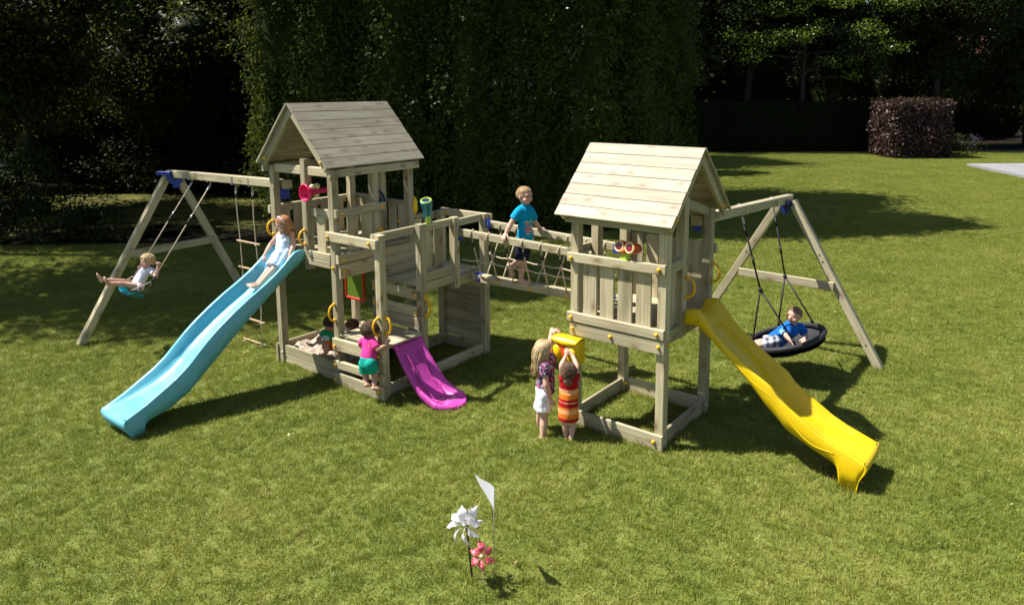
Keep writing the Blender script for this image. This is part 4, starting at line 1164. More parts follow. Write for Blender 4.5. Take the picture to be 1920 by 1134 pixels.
# telescope
tb_ = LF(.735, FT - .02, 1.79)
TS = thing('toy_telescope', 'teal toy telescope in a lime green cradle on the annex rail', 'toy', tb_)
td = (UP * .90 + Vector((-.03, -.36, 0))).normalized()
p0 = tb_ + UP * .045
mb = MB(); mb.tube([p0, p0 + td * .02, p0 + td * .10, p0 + td * .15, p0 + td * .19, p0 + td * .215, p0 + td * .225, p0 + td * .232], [.038, .046, .050, .058, .064, .069, .071, .066], 20)
mb.build('tube', M['teal'], TS)
o_ = p0 + td * .235
tx = td.orthogonal().normalized(); ty = td.cross(tx)
mb = MB(); mb.tube([o_ + tx * (.054 * math.cos(a)) + ty * (.054 * math.sin(a)) for a in [2 * math.pi * k / 24 for k in range(25)]], .0105, 8); mb.build('eyepiece_ring', M['lime'], TS)
part('lens', 'navy', TS, ('tube', [p0 + td * .231, p0 + td * .2335], [.049, .047], 16))
for sg in (-1, 1):
    q = tb_ + (A_ * .7 - B_ * .7).normalized() * .056 * sg
    part('cradle_arm', 'lime', TS, ('board', q - UP * .015, q + UP * .095, .05, .018, (A_ + B_)))
part('cradle_base', 'lime', TS, ('board', tb_ - (A_ - B_).normalized() * .062 + UP * .008, tb_ + (A_ - B_).normalized() * .062 + UP * .008, .06, .04, UP))
# binoculars
A_, B_ = RF.A, RF.B
bc = RF(-.05, .575, 1.84)
BN = thing('toy_binoculars', 'orange toy binoculars with yellow rings on the small tower rail', 'toy', bc)
bd_ = (-A_ * 1.0 - B_ * .12 + UP * .22).normalized(); bs = bd_.cross(UP).normalized(); bu = bs.cross(bd_)
for sg in (-1, 1):
    c = bc + bs * (.058 * sg)
    mb = MB(); mb.tube([c - bd_ * .10, c - bd_ * .09, c, c + bd_ * .035, c + bd_ * .045], [.03, .042, .055, .058, .056], 20); mb.build('barrel', M['orange'], BN)
    q = c + bd_ * .046
    mb = MB(); mb.tube([q + bs * (.045 * math.cos(a)) + bu * (.045 * math.sin(a)) for a in [2 * math.pi * k / 24 for k in range(25)]], .0075, 8); mb.build('ring', M['cream'], BN)
    part('lens', 'lens', BN, ('tube', [q - bd_ * .002, q + bd_ * .001], [.042, .041], 18))
part('bridge_piece', 'orange', BN, ('ell', bc - bu * .035 + bd_ * .02, bs * .03, bd_ * .05, bu * .03, 12, 8))
part('cradle', 'lime', BN, ('board', bc - bu * .045, RF(-.062, .565, 1.715), .09, .05, bs, .008))
part('cradle_label', 'navy', BN, ('board', bc - UP * .075 - bs * .02 + bd_ * .030, bc - UP * .075 + bs * .025 + bd_ * .030, .022, .004, UP, .001))
# mailbox on the front corner post
mo = RF(-.05, -.01, .775)
MX = thing('toy_mailbox', 'bright yellow toy mailbox on the small tower corner post', 'toy mailbox', mo)
out = -A_; sd = B_
hw, hz = .142, .13
def mprof(k):
    return k
rings = []
for k in range(13):
    a = math.pi * (-.5 + k / 12)
rings = []
for k in range(15):
    x = -1 + 2 * k / 14
    dep = .145 * (1 - .28 * abs(x) ** 4)
    prof = [(0, -hz * .92), (.03, -hz), (.08, -hz * .99), (.12, -hz * .82), (.140, -hz * .4), (.145, 0), (.138, hz * .45), (.12, hz * .72), (.06, hz * .8), (0, hz * .8)]
    rings.append([mo + sd * (hw * x * (1 if abs(x) < .98 else .99)) + out * (a * dep / .145 * (.97 if abs(x) > .98 else 1)) + UP * (b * (.96 if abs(x) > .98 else 1)) for a, b in prof])
mb = MB(); mb.loft(rings); mb.build('body', M['bright_yellow'], MX)
lid = []
for k in range(13):
    x = -1 + 2 * k / 12
    lift = .0
    lid.append([mo + sd * (hw * 1.04 * x) + out * d + UP * z for d, z in [(-.0, hz * .90), (.08, hz * 1.02 ), (.150, hz * .88), (.168, hz * .74 - .035 * (1 - abs(x))), (.161, hz * .72 - .035 * (1 - abs(x))), (.142, hz * .80), (.08, hz * .96), (0, hz * .84)]])
mb = MB(); mb.loft(lid); mb.build('lid', M['bright_yellow'], MX)
for sg in (-1, 1):
    q = mo + sd * (.085 * sg) + out * .142
    part('side_bulge', 'bright_yellow', MX, ('ell', q - UP * .03, sd * .055, out * .035, UP * .085, 14, 10))
mb = MB(); q0 = mo + out * .150
mb.loft([[q0 + sd * a + UP * b + out * d for a, b in ((-.075, .062), (.02, .060), (.0, -.06), (-.012, -.06))] for d in (-.02, .004)], True, True, True, False); mb.build('flap', M['orange'], MX)
# drawing board under the tower
A_, B_ = LF.A, LF.B
DB = thing('drawing_board', 'green drawing board in a scalloped red frame under the tall tower', 'drawing board', LF(.9, .2, .62))
dc = LF(.97, .02, .80)
boards(LF, DB, 'panel', [((.9, .10, .92), (.9, .42, .92), .60, .012, 'z')], 'green_board', .001)
fr = []
for a, b in (((.09, .62), (.43, .62)), ((.43, .62), (.43, 1.23)), ((.09, 1.23), (.09, .62)), ((.43, 1.23), (.09, 1.23))):
    mb = MB(); mb.tube([LF(.9, a[0] + (b[0] - a[0]) * k / 18, a[1] + (b[1] - a[1]) * k / 18) for k in range(19)], [.017 + .005 * (k % 2) for k in range(19)], 8); mb.build('frame_bar', M['red'], DB)
for z in (.55, .98):
    boards(LF, DB, 'fixing', [((.9, .10 + (z - .55) * .6, 1.23), (.9, .10 + (z - .55) * .6, 1.45), .03, .02, 's')], 'red', .002)

# ---------------------------------------------------------------- sand
SN = 46
mb = MB(); gv = []
for i in range(SN + 1):
    for j in range(SN + 1):
        s = -.0 + 1.10 * i / SN; t = -.04 + 1.09 * j / SN
        z = .165 + .06 * noise.noise(Vector((s * 4, t * 4, 1))) + .055 * noise.noise(Vector((s * 11, t * 11, 3))) + .05 * noise.noise(Vector((s * 24, t * 24, 5)))
        z += .05 * math.exp(-((s - .22) ** 2 + (t - .30) ** 2) * 12) + .06 * math.exp(-((s - .85) ** 2 + (t - .35) ** 2) * 9)
        e = min(s - .0, 1.10 - s, t + .04, 1.05 - t)
        if e < .03: z = min(z, .17)
        mb.v.append(LF(s, t, z))
for i in range(SN):
    for j in range(SN):
        a = i * (SN + 1) + j
        mb.face((a, a + SN + 1, a + SN + 2, a + 1), [(0, 0)] * 4, True)
tag(mb.build('sand', M['sand'], None, LF(.5, .5, .1)), 'loose pale sand heaped inside the wooden sandbox', 'sand', None, 'stuff')

# ---------------------------------------------------------------- pinwheels and flag in the grass
def petal_wheel(name, label, base, hub, n, R, face, mat, tip_mat, stick, srad, spin, group, curl, wide=1.0):
    root = thing(name, label, 'pinwheel', base, group)
    f = Vector(face).normalized(); u = f.cross(UP).normalized(); v = u.cross(f)
    part('stick', stick, root, ('tube', [Vector(base) - UP * .02, Vector(hub) - f * .02 - UP * .0], srad, 8))
    for k in range(n):
        a = spin + 2 * math.pi * k / n + random.uniform(-.10, .10); Rk = R * random.uniform(.88, 1.08)
        da = 2 * math.pi / n
        rows = []
        for i in range(9):
            q = i / 8
            row = []
            for j in range(5):
                w = (j / 4 - .22) * wide
                ang = a + da * .95 * w * (min(1, q * 1.9 + .1) * (1 - .93 * max(0, (q - .5) / .5) ** 1.5))
                rad = Rk * (.06 + .94 * q) * (1 - .045 * abs(j - 2) ** 1.5 * q)
                lift = .30 * R * (1 - w) * math.sin(math.pi * q) * curl + .02 * R * math.sin(5 * q + k)
                row.append(Vector(hub) + (u * math.cos(ang) + v * math.sin(ang)) * rad + f * lift)
            rows.append(row)
        mb = MB(); mb.loft(rows, False, False, False); mb.build('petal', mat, root)
    part('hub', tip_mat, root, ('ell', Vector(hub) + f * .016, u * .012, v * .012, f * .012, 10, 6))
    return root
def spot_mat(name, base, spot, scale, thr, trans=.35):
    m, n, l, p = new_mat(name)
    tc = n.new('ShaderNodeTexCoord')
    v = n.new('ShaderNodeTexVoronoi'); v.inputs['Scale'].default_value = scale; v.inputs['Randomness'].default_value = .55
    l.new(tc.outputs['Object'], v.inputs['Vector'])
    r = ramp(n, [(thr, spot), (thr + .03, base)]); l.new(v.outputs['Distance'], r.inputs['Fac'])
    l.new(r.outputs['Color'], p.inputs['Base Color']); p.inputs['Roughness'].default_value = .45
    tr = n.new('ShaderNodeBsdfTranslucent'); l.new(r.outputs['Color'], tr.inputs['Color'])
    ms = n.new('ShaderNodeMixShader'); ms.inputs[0].default_value = trans
    l.new(p.outputs[0], ms.inputs[1]); l.new(tr.outputs[0], ms.inputs[2]); l.new(ms.outputs[0], n['Material Output'].inputs['Surface'])
    return m
M['white_petal'] = spot_mat('white flowered film', (.86, .85, .88), (.36, .10, .30), 30, .22)
M['pink_petal'] = spot_mat('pink dotted film', (.74, .09, .14), (.9, .75, .78), 62, .26)
PW, PR, PF = Vector((-.380, 4.374, 0)), Vector((-.293, 4.244, 0)), Vector((-.231, 4.331, 0))
petal_wheel('pinwheel', 'white pinwheel with purple flower prints on a dark stick', PW, PW + Vector((-.040, -.012, .405)), 8, .142, (-.35, -.75, .55), M['white_petal'], 'white', 'dark_stick', .0065, .3, 'pinwheels in the lawn', 1.5, .95)
petal_wheel('pinwheel', 'small pink polka dot pinwheel on a thin wooden stick', PR, PR + Vector((-.012, -.010, .268)), 6, .098, (-.1, -.85, .5), M['pink_petal'], 'cream', 'pale_stick', .0035, .2, 'pinwheels in the lawn', .8)
FL = thing('garden_flag', 'small white triangular pennant on a thin wire in the grass', 'flag', PF)
part('wire_pole', 'wire', FL, ('tube', [PF - UP * .02, PF + UP * .35, PF + UP * .69 + Vector((.006, 0, 0))], .0028, 6))
rows = []
for i in range(15):
    q = i / 14
    ptop = (PF + UP * .688 + Vector((.006, 0, 0))).lerp(PF + Vector((-.139, .21, .668)), q)
    pbot = (PF + UP * .525 + Vector((.004, 0, 0))).lerp(PF + Vector((-.139, .21, .668)), q)
    wv = Vector((.84, .54, 0)) * (.005 * math.sin(q * 7)) + UP * (.003 * math.sin(q * 5))
    rows.append([ptop.lerp(pbot, j / 5) + wv * (1 - .3 * j / 5) for j in range(6)])
mb = MB(); mb.loft(rows, False, False, False); mb.build('pennant', spot_mat('white pennant cloth', (.82, .82, .86), (.80, .80, .85), 30, .1, .45), FL)
# ---------------------------------------------------------------- people
K = {
    'swing': dict(pel=(-4.953, 8.83, 0.814), neck=(-4.874, 8.95, 1.004), head=(-4.857, 8.93, 1.107), shL=(-4.767, 8.89, 0.999), shR=(-4.989, 9.03, 0.974), elL=(-4.7, 8.83, 0.933), wrL=(-4.676, 8.85, 1.059), elR=(-5.038, 9.07, 0.881), wrR=(-4.996, 8.99, 0.984), hipL=(-4.898, 8.79, 0.811), hipR=(-5.007, 8.88, 0.821), knL=(-5.03, 8.7, 0.869), anL=(-5.147, 8.57, 0.918), knR=(-5.067, 8.77, 0.887), anR=(-5.262, 8.63, 0.949), front=(-0.601, -0.799, 0.45), hf=(-0.581, -0.989, -0.2), hu=(0.2, 0.3, 1.0), H=0.84),
    'slide': dict(pel=(-2.78, 8.03, 1.418), neck=(-2.792, 8.09, 1.643), head=(-2.796, 8.06, 1.747), shL=(-2.681, 8.06, 1.634), shR=(-2.878, 8.15, 1.616), elL=(-2.667, 8.01, 1.511), wrL=(-2.689, 7.91, 1.391), elR=(-2.973, 8.15, 1.492), wrR=(-3.023, 8.05, 1.375), hipL=(-2.748, 7.99, 1.417), hipR=(-2.822, 8.08, 1.412), knL=(-2.823, 7.88, 1.301), anL=(-2.981, 7.71, 1.118), knR=(-2.886, 7.95, 1.294), anR=(-3.021, 7.78, 1.118), front=(-0.601, -0.799, 0.2), hf=(-0.901, -0.799, -0.5), hu=(-0.3, -0.3, 1.0), H=1.0),
    'sandboy': dict(pel=(-2.262, 7.92, 0.35), neck=(-2.257, 7.88, 0.531), head=(-2.247, 7.85, 0.627), shL=(-2.194, 7.92, 0.495), shR=(-2.339, 7.88, 0.509), elL=(-2.128, 7.82, 0.44), wrL=(-2.118, 7.72, 0.437), elR=(-2.39, 7.84, 0.451), wrR=(-2.312, 7.76, 0.426), hipL=(-2.219, 7.94, 0.336), hipR=(-2.305, 7.9, 0.358), knL=(-2.133, 7.75, 0.393), anL=(-2.117, 7.66, 0.344), knR=(-2.261, 7.74, 0.397), anR=(-2.271, 7.68, 0.332), front=(-0.2, -1.0, 0.1), hf=(-0.3, -1.0, -0.8), hu=(0.0, -0.4, 1.0), H=0.84),
    'sandback': dict(pel=(-2.06, 8.25, 0.275), neck=(-2.075, 8.23, 0.409), head=(-2.098, 8.23, 0.475), shL=(-2.03, 8.17, 0.396), shR=(-2.115, 8.31, 0.368), elL=(-2.034, 8.15, 0.337), wrL=(-2.081, 8.13, 0.312), elR=(-2.15, 8.31, 0.308), wrR=(-2.167, 8.27, 0.288), hipL=(-2.044, 8.21, 0.283), hipR=(-2.082, 8.29, 0.267), knL=(-2.119, 8.19, 0.337), anL=(-2.163, 8.2, 0.26), knR=(-2.149, 8.28, 0.311), anR=(-2.197, 8.28, 0.245), front=(-1.0, -0.2, 0.0), hf=(-1.0, -0.3, -0.4), hu=(0.0, 0.0, 1.0), H=0.8),
    'climber': dict(pel=(-1.677, 7.13, 0.439), neck=(-1.653, 7.2, 0.69), head=(-1.644, 7.22, 0.764), shL=(-1.749, 7.25, 0.64), shR=(-1.589, 7.13, 0.673), elL=(-1.787, 7.33, 0.583), wrL=(-1.812, 7.39, 0.542), elR=(-1.552, 7.09, 0.601), wrR=(-1.466, 7.15, 0.635), hipL=(-1.713, 7.17, 0.418), hipR=(-1.632, 7.09, 0.45), knL=(-1.71, 7.19, 0.275), anL=(-1.69, 7.13, 0.216), knR=(-1.602, 7.13, 0.308), anR=(-1.598, 7.07, 0.208), front=(0.601, 0.799, 0.0), hf=(0.98, 0.138, -0.1), hu=(0.0, 0.0, 1.0), H=0.84),
    'bridge': dict(pel=(-0.037, 7.89, 1.554), neck=(-0.029, 7.89, 1.969), head=(-0.028, 7.87, 2.09), shR=(-0.122, 7.8, 1.914), shL=(0.051, 7.98, 1.906), elR=(-0.181, 7.79, 1.791), wrR=(-0.238, 7.75, 1.684), elL=(0.088, 8.06, 1.747), wrL=(0.142, 8.14, 1.67), hipR=(-0.069, 7.845, 1.556), hipL=(-0.007, 7.935, 1.544), knL=(-0.059, 7.89, 1.334), anL=(-0.076, 7.89, 1.133), knR=(-0.077, 7.81, 1.354), anR=(-0.188, 7.95, 1.267), front=(0.799, -0.601, 0.0), hf=(0.78, -0.62, -0.25), hu=(0.0, 0.0, 1.0), H=1.06),
    'tallgirl': dict(pel=(0.146, 6.46, 0.386), neck=(0.171, 6.49, 0.703), head=(0.149, 6.49, 0.833), shR=(0.144, 6.39, 0.684), shL=(0.219, 6.57, 0.665), elL=(0.28, 6.61, 0.821), wrL=(0.337, 6.65, 0.899), elR=(0.168, 6.36, 0.523), wrR=(0.207, 6.38, 0.38), hipR=(0.141, 6.41, 0.385), hipL=(0.149, 6.51, 0.364), knL=(0.113, 6.55, 0.118), anL=(0.11, 6.58, -0.006), knR=(0.149, 6.4, 0.171), anR=(0.134, 6.36, 0.013), front=(0.9, 0.45, 0.0), hf=(0.9, 0.5, 0.0), hu=(0.0, 0.0, 1.0), H=1.0),
    'stripe': dict(pel=(0.376, 6.33, 0.338), neck=(0.38, 6.33, 0.604), head=(0.371, 6.33, 0.667), shL=(0.303, 6.33, 0.598), shR=(0.462, 6.33, 0.615), elL=(0.309, 6.39, 0.695), wrL=(0.358, 6.48, 0.758), elR=(0.458, 6.39, 0.694), wrR=(0.421, 6.48, 0.764), hipL=(0.345, 6.33, 0.326), hipR=(0.411, 6.33, 0.326), knL=(0.344, 6.35, 0.141), anL=(0.35, 6.35, 0.017), knR=(0.416, 6.35, 0.135), anR=(0.4, 6.3, 0.007), front=(0.1, 1.0, 0.0), hf=(0.1, 1.0, 0.35), hu=(0.0, -0.3, 1.0), H=0.82),
    'nest': dict(pel=(2.792, 7.72, 0.468), neck=(2.967, 7.67, 0.642), head=(2.94, 7.63, 0.779), shR=(2.843, 7.62, 0.635), shL=(3.08, 7.72, 0.605), elR=(2.827, 7.54, 0.571), wrR=(2.87, 7.46, 0.527), elL=(3.098, 7.67, 0.529), wrL=(3.029, 7.54, 0.536), hipL=(2.833, 7.78, 0.461), hipR=(2.762, 7.66, 0.475), knL=(2.69, 7.82, 0.407), anL=(2.56, 7.86, 0.373), knR=(2.641, 7.7, 0.416), anR=(2.506, 7.72, 0.385), front=(-0.1, -0.9, 0.3), hf=(-0.75, -0.65, -0.3), hu=(0.1, -0.1, 1.0), H=0.95),
}
for k_, z_ in (('nest', .06), ('bridge', -.04), ('swing', .18), ('slide', -.22), ('sandboy', -.5)):
    K[k_]['hf'] = (K[k_]['hf'][0], K[k_]['hf'][1], z_)
K['tallgirl']['wrL'] = tuple(RF(-.13, -.20, .935)); K['tallgirl']['elL'] = tuple(RF(-.215, -.165, .80))
def remesh(mb, name, voxel, smooth=4, off=(0, 0, 0)):
    me = mb.mesh('tmp', off)
    o = bpy.data.objects.new('tmp', me); C.objects.link(o)
    md = o.modifiers.new('r', 'REMESH'); md.mode = 'VOXEL'; md.voxel_size = voxel; md.use_smooth_shade = True
    sm = o.modifiers.new('s', 'SMOOTH'); sm.factor = .5; sm.iterations = smooth
    dg = bpy.context.evaluated_depsgraph_get()
    out = bpy.data.meshes.new_from_object(o.evaluated_get(dg))
    bpy.data.objects.remove(o); bpy.data.meshes.remove(me)
    out.name = name
    out.polygons.foreach_set('use_smooth', np.ones(len(out.polygons), dtype=bool))
    return out
def coords(me):
    a = np.empty(len(me.vertices) * 3, dtype=np.float32); me.vertices.foreach_get('co', a); return a.reshape(-1, 3)
def set_cols(me, col):
    at = me.color_attributes.new('col', 'FLOAT_COLOR', 'POINT')
    c = np.ones((len(me.vertices), 4), dtype=np.float32); c[:, :3] = col
    at.data.foreach_set('color', c.ravel())
def wrinkle(me, amp, freq, seed):
    co = coords(me)
    nr = np.empty(len(me.vertices) * 3, dtype=np.float32); me.vertices.foreach_get('normal', nr); nr = nr.reshape(-1, 3)
    d = np.array([noise.noise(Vector((p[0] * freq, p[1] * freq, p[2] * freq * .6 + seed))) for p in co], dtype=np.float32)
    co = co + nr * (d * amp)[:, None]
    me.vertices.foreach_set('co', co.ravel()); me.update()

class Person:
    def __init__(self, key, label, hs, skin, grip=None, toe=None, base=None, flat_palm=None, build=1.0):
        k = K[key]; self.H = H = k['H'] * .93; self.hs = hs; self.k = k
        J = self.J = {a: Vector(b) for a, b in k.items() if a != 'H'}
        self.key = key
        up = (J['neck'] - J['pel']).normalized(); fr = J['front']; fr = (fr - up * fr.dot(up)).normalized(); rt = fr.cross(up)
        self.up, self.fr, self.rt = up, fr, rt
        f = J['hf'].normalized(); u = J['hu']; u = (u - f * u.dot(f)).normalized(); r = f.cross(u)
        self.f, self.u, self.r = f, u, r
        self.origin = Vector(base) if base else J['pel'].copy()
        B = MB(); b = build
        self.b = b
        # trunk
        for sg in (-1, 1):
            o = rt * (.032 * H * sg)
            B.caps(J['pel'] + o, .060 * H * b, J['pel'].lerp(J['neck'], .5) + o, .060 * H * b, 14)
            B.caps(J['pel'].lerp(J['neck'], .5) + o, .060 * H * b, J['pel'].lerp(J['neck'], .82) + o, .062 * H * b, 14)
        B.ell(J['pel'].lerp(J['neck'], .33) + fr * .018 * H, rt * .08 * H * b, fr * .062 * H * b, up * .10 * H, 14, 10)
        sl, sr = J['shL'].lerp(J['shR'], .14), J['shL'].lerp(J['shR'], .86)
        B.caps(sl, .043 * H, J['neck'] - up * .02 * H, .05 * H, 12); B.caps(J['neck'] - up * .02 * H, .05 * H, sr, .043 * H, 12)
        hc = J['head']; self.hc = hc
        B.caps(J['neck'] - up * .02 * H, .036 * H, hc - u * .18 * hs - f * .06 * hs, .033 * H, 12)
        B.caps(J['hipL'], .062 * H * b, J['hipR'], .062 * H * b, 14)
        # head
        E = lambda c, a, d, e: B.ell(hc + r * c[0] * hs + f * c[1] * hs + u * c[2] * hs, r * a * hs, f * d * hs, u * e * hs, 18, 12)
        E((0, -.05, .07), .395, .465, .42); E((0, .06, -.14), .33, .36, .36); E((0, .17, -.36), .15, .17, .13)
        E((0, .41, -.12), .06, .085, .075); E((0, .375, -.05), .045, .06, .10); E((0, .345, -.285), .12, .06, .05)
        for sg in (-1, 1):
            E((.20 * sg, .22, -.20), .15, .15, .14); E((.385 * sg, -.04, -.06), .05, .085, .125)
            E((.16 * sg, .30, .08), .13, .10, .05)
        # limbs
        for s in 'LR':
            sh, el, wr = J['sh' + s], J['el' + s], J['wr' + s]
            sh2 = sl if s == 'L' else sr
            B.caps(sh2, .041 * H, sh2.lerp(el, .5), .034 * H, 12); B.caps(sh2.lerp(el, .5), .034 * H, el, .030 * H, 12)
            B.caps(el, .030 * H, el.lerp(wr, .4), .031 * H, 12); B.caps(el.lerp(wr, .4), .031 * H, wr, .0215 * H, 12)
            h = (wr - el).normalized()
            g, pn, hd = (grip or {}).get(s, (.35, None, None))
            if hd is not None: h = Vector(hd).normalized()
            pn = Vector(pn) if pn is not None else -self.up + fr * .2
            pn = (pn - h * pn.dot(h)).normalized()
            lat = h.cross(pn) * (1 if s == 'R' else -1)      # towards the thumb
            pl = .052 * H
            for q in (-1, -.33, .33, 1):
                B.caps(wr, .017 * H, wr + h * pl + lat * (q * .019 * H), .0125 * H, 8)
            for q, ln in ((-1.05, .035), (-.35, .043), (.35, .046), (1.05, .041)):
                p0 = wr + h * pl + lat * (q * .0195 * H)
                a1, a2, a3 = g * 60, g * 125, g * 165
                for a, seg, rad in ((a1, .45, .0088), (a2, .33, .0082), (a3, .27, .0074)):
                    d = h * math.cos(math.radians(a)) + pn * math.sin(math.radians(a)) + lat * (q * .05)
                    p1 = p0 + d * (ln * 1.1 * H * seg); B.caps(p0, rad * H, p1, rad * .95 * H, 8); p0 = p1
            tb0 = wr + h * .016 * H + lat * .017 * H
            t1 = tb0 + (h * .55 + lat * .75 + pn * (.2 + .4 * g)).normalized() * .030 * H
            t2 = t1 + (h * .85 + lat * .25 + pn * (.1 + .7 * g)).normalized() * .025 * H
            B.caps(tb0, .0125 * H, t1, .0098 * H, 8); B.caps(t1, .0098 * H, t2, .0085 * H, 8)
            hp, kn, an = J['hip' + s], J['kn' + s], J['an' + s]
            B.caps(hp, .062 * H * b, hp.lerp(kn, .55), .052 * H * b, 14); B.caps(hp.lerp(kn, .55), .052 * H * b, kn, .041 * H, 14)
            B.caps(kn, .041 * H, kn.lerp(an, .35), .042 * H, 12); B.caps(kn.lerp(an, .35), .042 * H, an, .0265 * H, 12)
            td = Vector((toe or {}).get(s, fr)).normalized()
            sd = (an - kn).normalized()
            dn = (sd - td * sd.dot(td)).normalized()
            heel = an + dn * .022 * H - td * .018 * H
            ball = an + dn * .030 * H + td * .085 * H
            B.caps(heel, .026 * H, ball, .021 * H, 10); B.caps(an, .026 * H, ball, .018 * H, 10)
            fl = td.cross(dn)
            B.caps(heel + fl * .008 * H, .022 * H, ball + fl * .015 * H, .018 * H, 10); B.caps(heel - fl * .008 * H, .022 * H, ball - fl * .015 * H, .018 * H, 10)
            sgn = 1
            for i in range(5):
                q = (i - 2) * .0145 * H
                B.caps(ball + fl * q + dn * .004 * H, .0115 * H, ball + fl * q + td * (.038 - .004 * abs(i - 1)) * H + dn * .006 * H, .0095 * H, 8)
        me = remesh(B, 'person', .0042, 3, self.origin)
        co = coords(me) + np.array(self.origin, dtype=np.float32)
        col = np.tile(np.array(skin, dtype=np.float32), (len(co), 1))
        rel = co - np.array(hc, dtype=np.float32)
        X, Y, Z = (rel @ np.array(v, dtype=np.float32) / hs for v in (r, f, u))
        def blob(mask_pow, c, a): 
            nonlocal col
            w = np.clip(mask_pow, 0, 1)[:, None] * a
            col = col * (1 - w) + np.array(c, dtype=np.float32) * w
        red = np.array(skin) * np.array((1.06, .66, .62))
        for sg in (-1, 1):
            blob(1.3 - np.sqrt(((X - .2 * sg) / .15) ** 2 + ((Z + .18) / .13) ** 2 + ((Y - .33) / .2) ** 2), red, .55)
            e = ((X - .165 * sg) / .066) ** 2 + ((Z + .015) / .036) ** 2
            blob((e < .75) & (Y > .18), (.60, .54, .50), .35)
            e = ((X - .165 * sg) / .050) ** 2 + ((Z + .012) / .038) ** 2
            blob((e < 1) & (Y > .18), (.04, .035, .035), .9)
            e = ((X - .165 * sg) / .10) ** 2 + ((Z - .095) / .022) ** 2
            blob((e < 1) & (Y > .18), np.array(skin) * .5, .45)
            e = ((X - .025 * sg) / .018) ** 2 + ((Z + .185) / .018) ** 2
            blob((e < 1) & (Y > .3), red * .4, .7)
        e = (X / .105) ** 2 + ((Z + .285) / .042) ** 2
        blob((e < 1) & (Y > .2), (.45, .12, .11), .75)
        e = (X / .10) ** 2 + ((Z + .285) / .010) ** 2
        blob((e < 1) & (Y > .2), (.16, .03, .03), .8)
        for s in 'LR':
            for jn, rr in (('kn', .05), ('el', .04)):
                d = np.linalg.norm(co - np.array(J[jn + s], dtype=np.float32), axis=1)
                blob(1 - d / (rr * H), red, .35)
            d = np.linalg.norm(co - np.array(J['wr' + s] + (J['wr' + s] - J['el' + s]).normalized() * .085 * H, dtype=np.float32), axis=1)
            blob(1.2 - d / (.05 * H), red, .4)
        set_cols(me, col)
        me.materials.append(M['skin'])
        self.o = link('person', me, None, self.origin)
        tag(self.o, label, 'person')
    def cloth(self, name, mb, colf, voxel=.0065, wr=.004, freq=16, smooth=3):
        me = remesh(mb, name, voxel, smooth, self.origin)
        wrinkle(me, wr, freq, len(name) + self.H * 10)
        co = coords(me) + np.array(self.origin, dtype=np.float32)
        J = self.J
        rel = co - np.array(J['pel'], dtype=np.float32)
        X, Y, Z = (rel @ np.array(v, dtype=np.float32) / self.H for v in (self.rt, self.fr, self.up))
        set_cols(me, colf(X, Y, Z, co))
        me.materials.append(M['cloth'])
        return link(name, me, self.o)
    def torso(self, mb, lo, hi, grow, hem=None, low_r=None):
        """shirt body from fraction lo to hi of the trunk, flat at the hem"""
        J, H, b = self.J, self.H, self.b
        g = grow * H
        P = lambda q: J['pel'].lerp(J['neck'], q)
        r0 = (low_r or .066 * b) * H + g
        rings = []
        n = 20
        for q, rx, ry in ((lo, .100 * b, .074 * b), (lo + (hi - lo) * .3, .098 * b, .082 * b), (lo + (hi - lo) * .65, .094 * b, .070 * b), (hi - .08, .094, .064), (hi, .072, .05)):
            c = P(q) + self.fr * (.012 * H if q < hi - .1 else 0)
            rings.append([c + self.rt * ((rx * H + g) * math.cos(a)) + self.fr * ((ry * H + g) * math.sin(a)) for a in [2 * math.pi * i / n for i in range(n)]])
        mb.loft(rings)
    def shoulders(self, mb, grow):
        J, H = self.J, self.H; g = grow * H
        sl, sr = J['shL'].lerp(J['shR'], .14), J['shL'].lerp(J['shR'], .86)
        c = J['neck'] - self.up * .028 * H
        mb.caps(sl, .044 * H + g, c, .05 * H + g, 12); mb.caps(c, .05 * H + g, sr, .044 * H + g, 12)
        return sl, sr
    def sleeves(self, mb, upto, g0, g1):
        J, H = self.J, self.H
        sl, sr = J['shL'].lerp(J['shR'], .14), J['shL'].lerp(J['shR'], .86)
        for s, c in (('L', sl), ('R', sr)):
            mb.caps(c, .042 * H + g0 * H, c.lerp(J['el' + s], upto), .034 * H + g1 * H, 12, True, False)
    def legs(self, mb, upto, g0, g1):
        J, H, b = self.J, self.H, self.b
        mb.caps(J['hipL'], .064 * H * b + g0 * H, J['hipR'], .064 * H * b + g0 * H, 14)
        mb.caps(J['pel'], .072 * H * b + g0 * H, J['pel'].lerp(J['neck'], .22), .078 * H * b + g0 * H, 14, True, False)
        for s in 'LR':
            a, k = J['hip' + s], J['kn' + s]
            mb.caps(a, .064 * H * b + g0 * H, a.lerp(k, upto), .052 * H * b + g1 * H, 14, True, False)
    def hair(self, style, cols, n, length, rad, seed=1, name='hair', cut=-.05, slope=.5, curl=.05, side_fall=0.0):
        rg = random.Random(seed)
        hc, f, u, r, hs, H = self.hc, self.f, self.u, self.r, self.hs, self.H
        sc = hc + f * (-.05 * hs) + u * (.07 * hs)
        R = (.40 * hs, .475 * hs, .43 * hs)
        def loc_(p):
            d = p - sc; return d.dot(r) / R[0], d.dot(f) / R[1], d.dot(u) / R[2]
        def wor(x, y, z):
            return sc + r * (x * R[0]) + f * (y * R[1]) + u * (z * R[2])
        mb = MB(); vc = []
        def add(pts, rads, c, k=5):
            b = len(mb.v); mb.tube(pts, rads, k); vc.extend([c] * (len(mb.v) - b))
        # scalp cap under the strands
        capv = len(mb.v); nn, mm = 28, 16
        rows = []
        for i in range(mm + 1):
            th = math.pi * i / mm * .98 + .01
            row = []
            for j in range(nn):
                ph = 2 * math.pi * j / nn
                x, y, z = math.sin(th) * math.cos(ph), math.sin(th) * math.sin(ph), math.cos(th)
                thr = cut + slope * y
                k = 1.015 if z > thr - .03 else .90
                row.append(wor(x * k, y * k, z * k))
            rows.append(row)
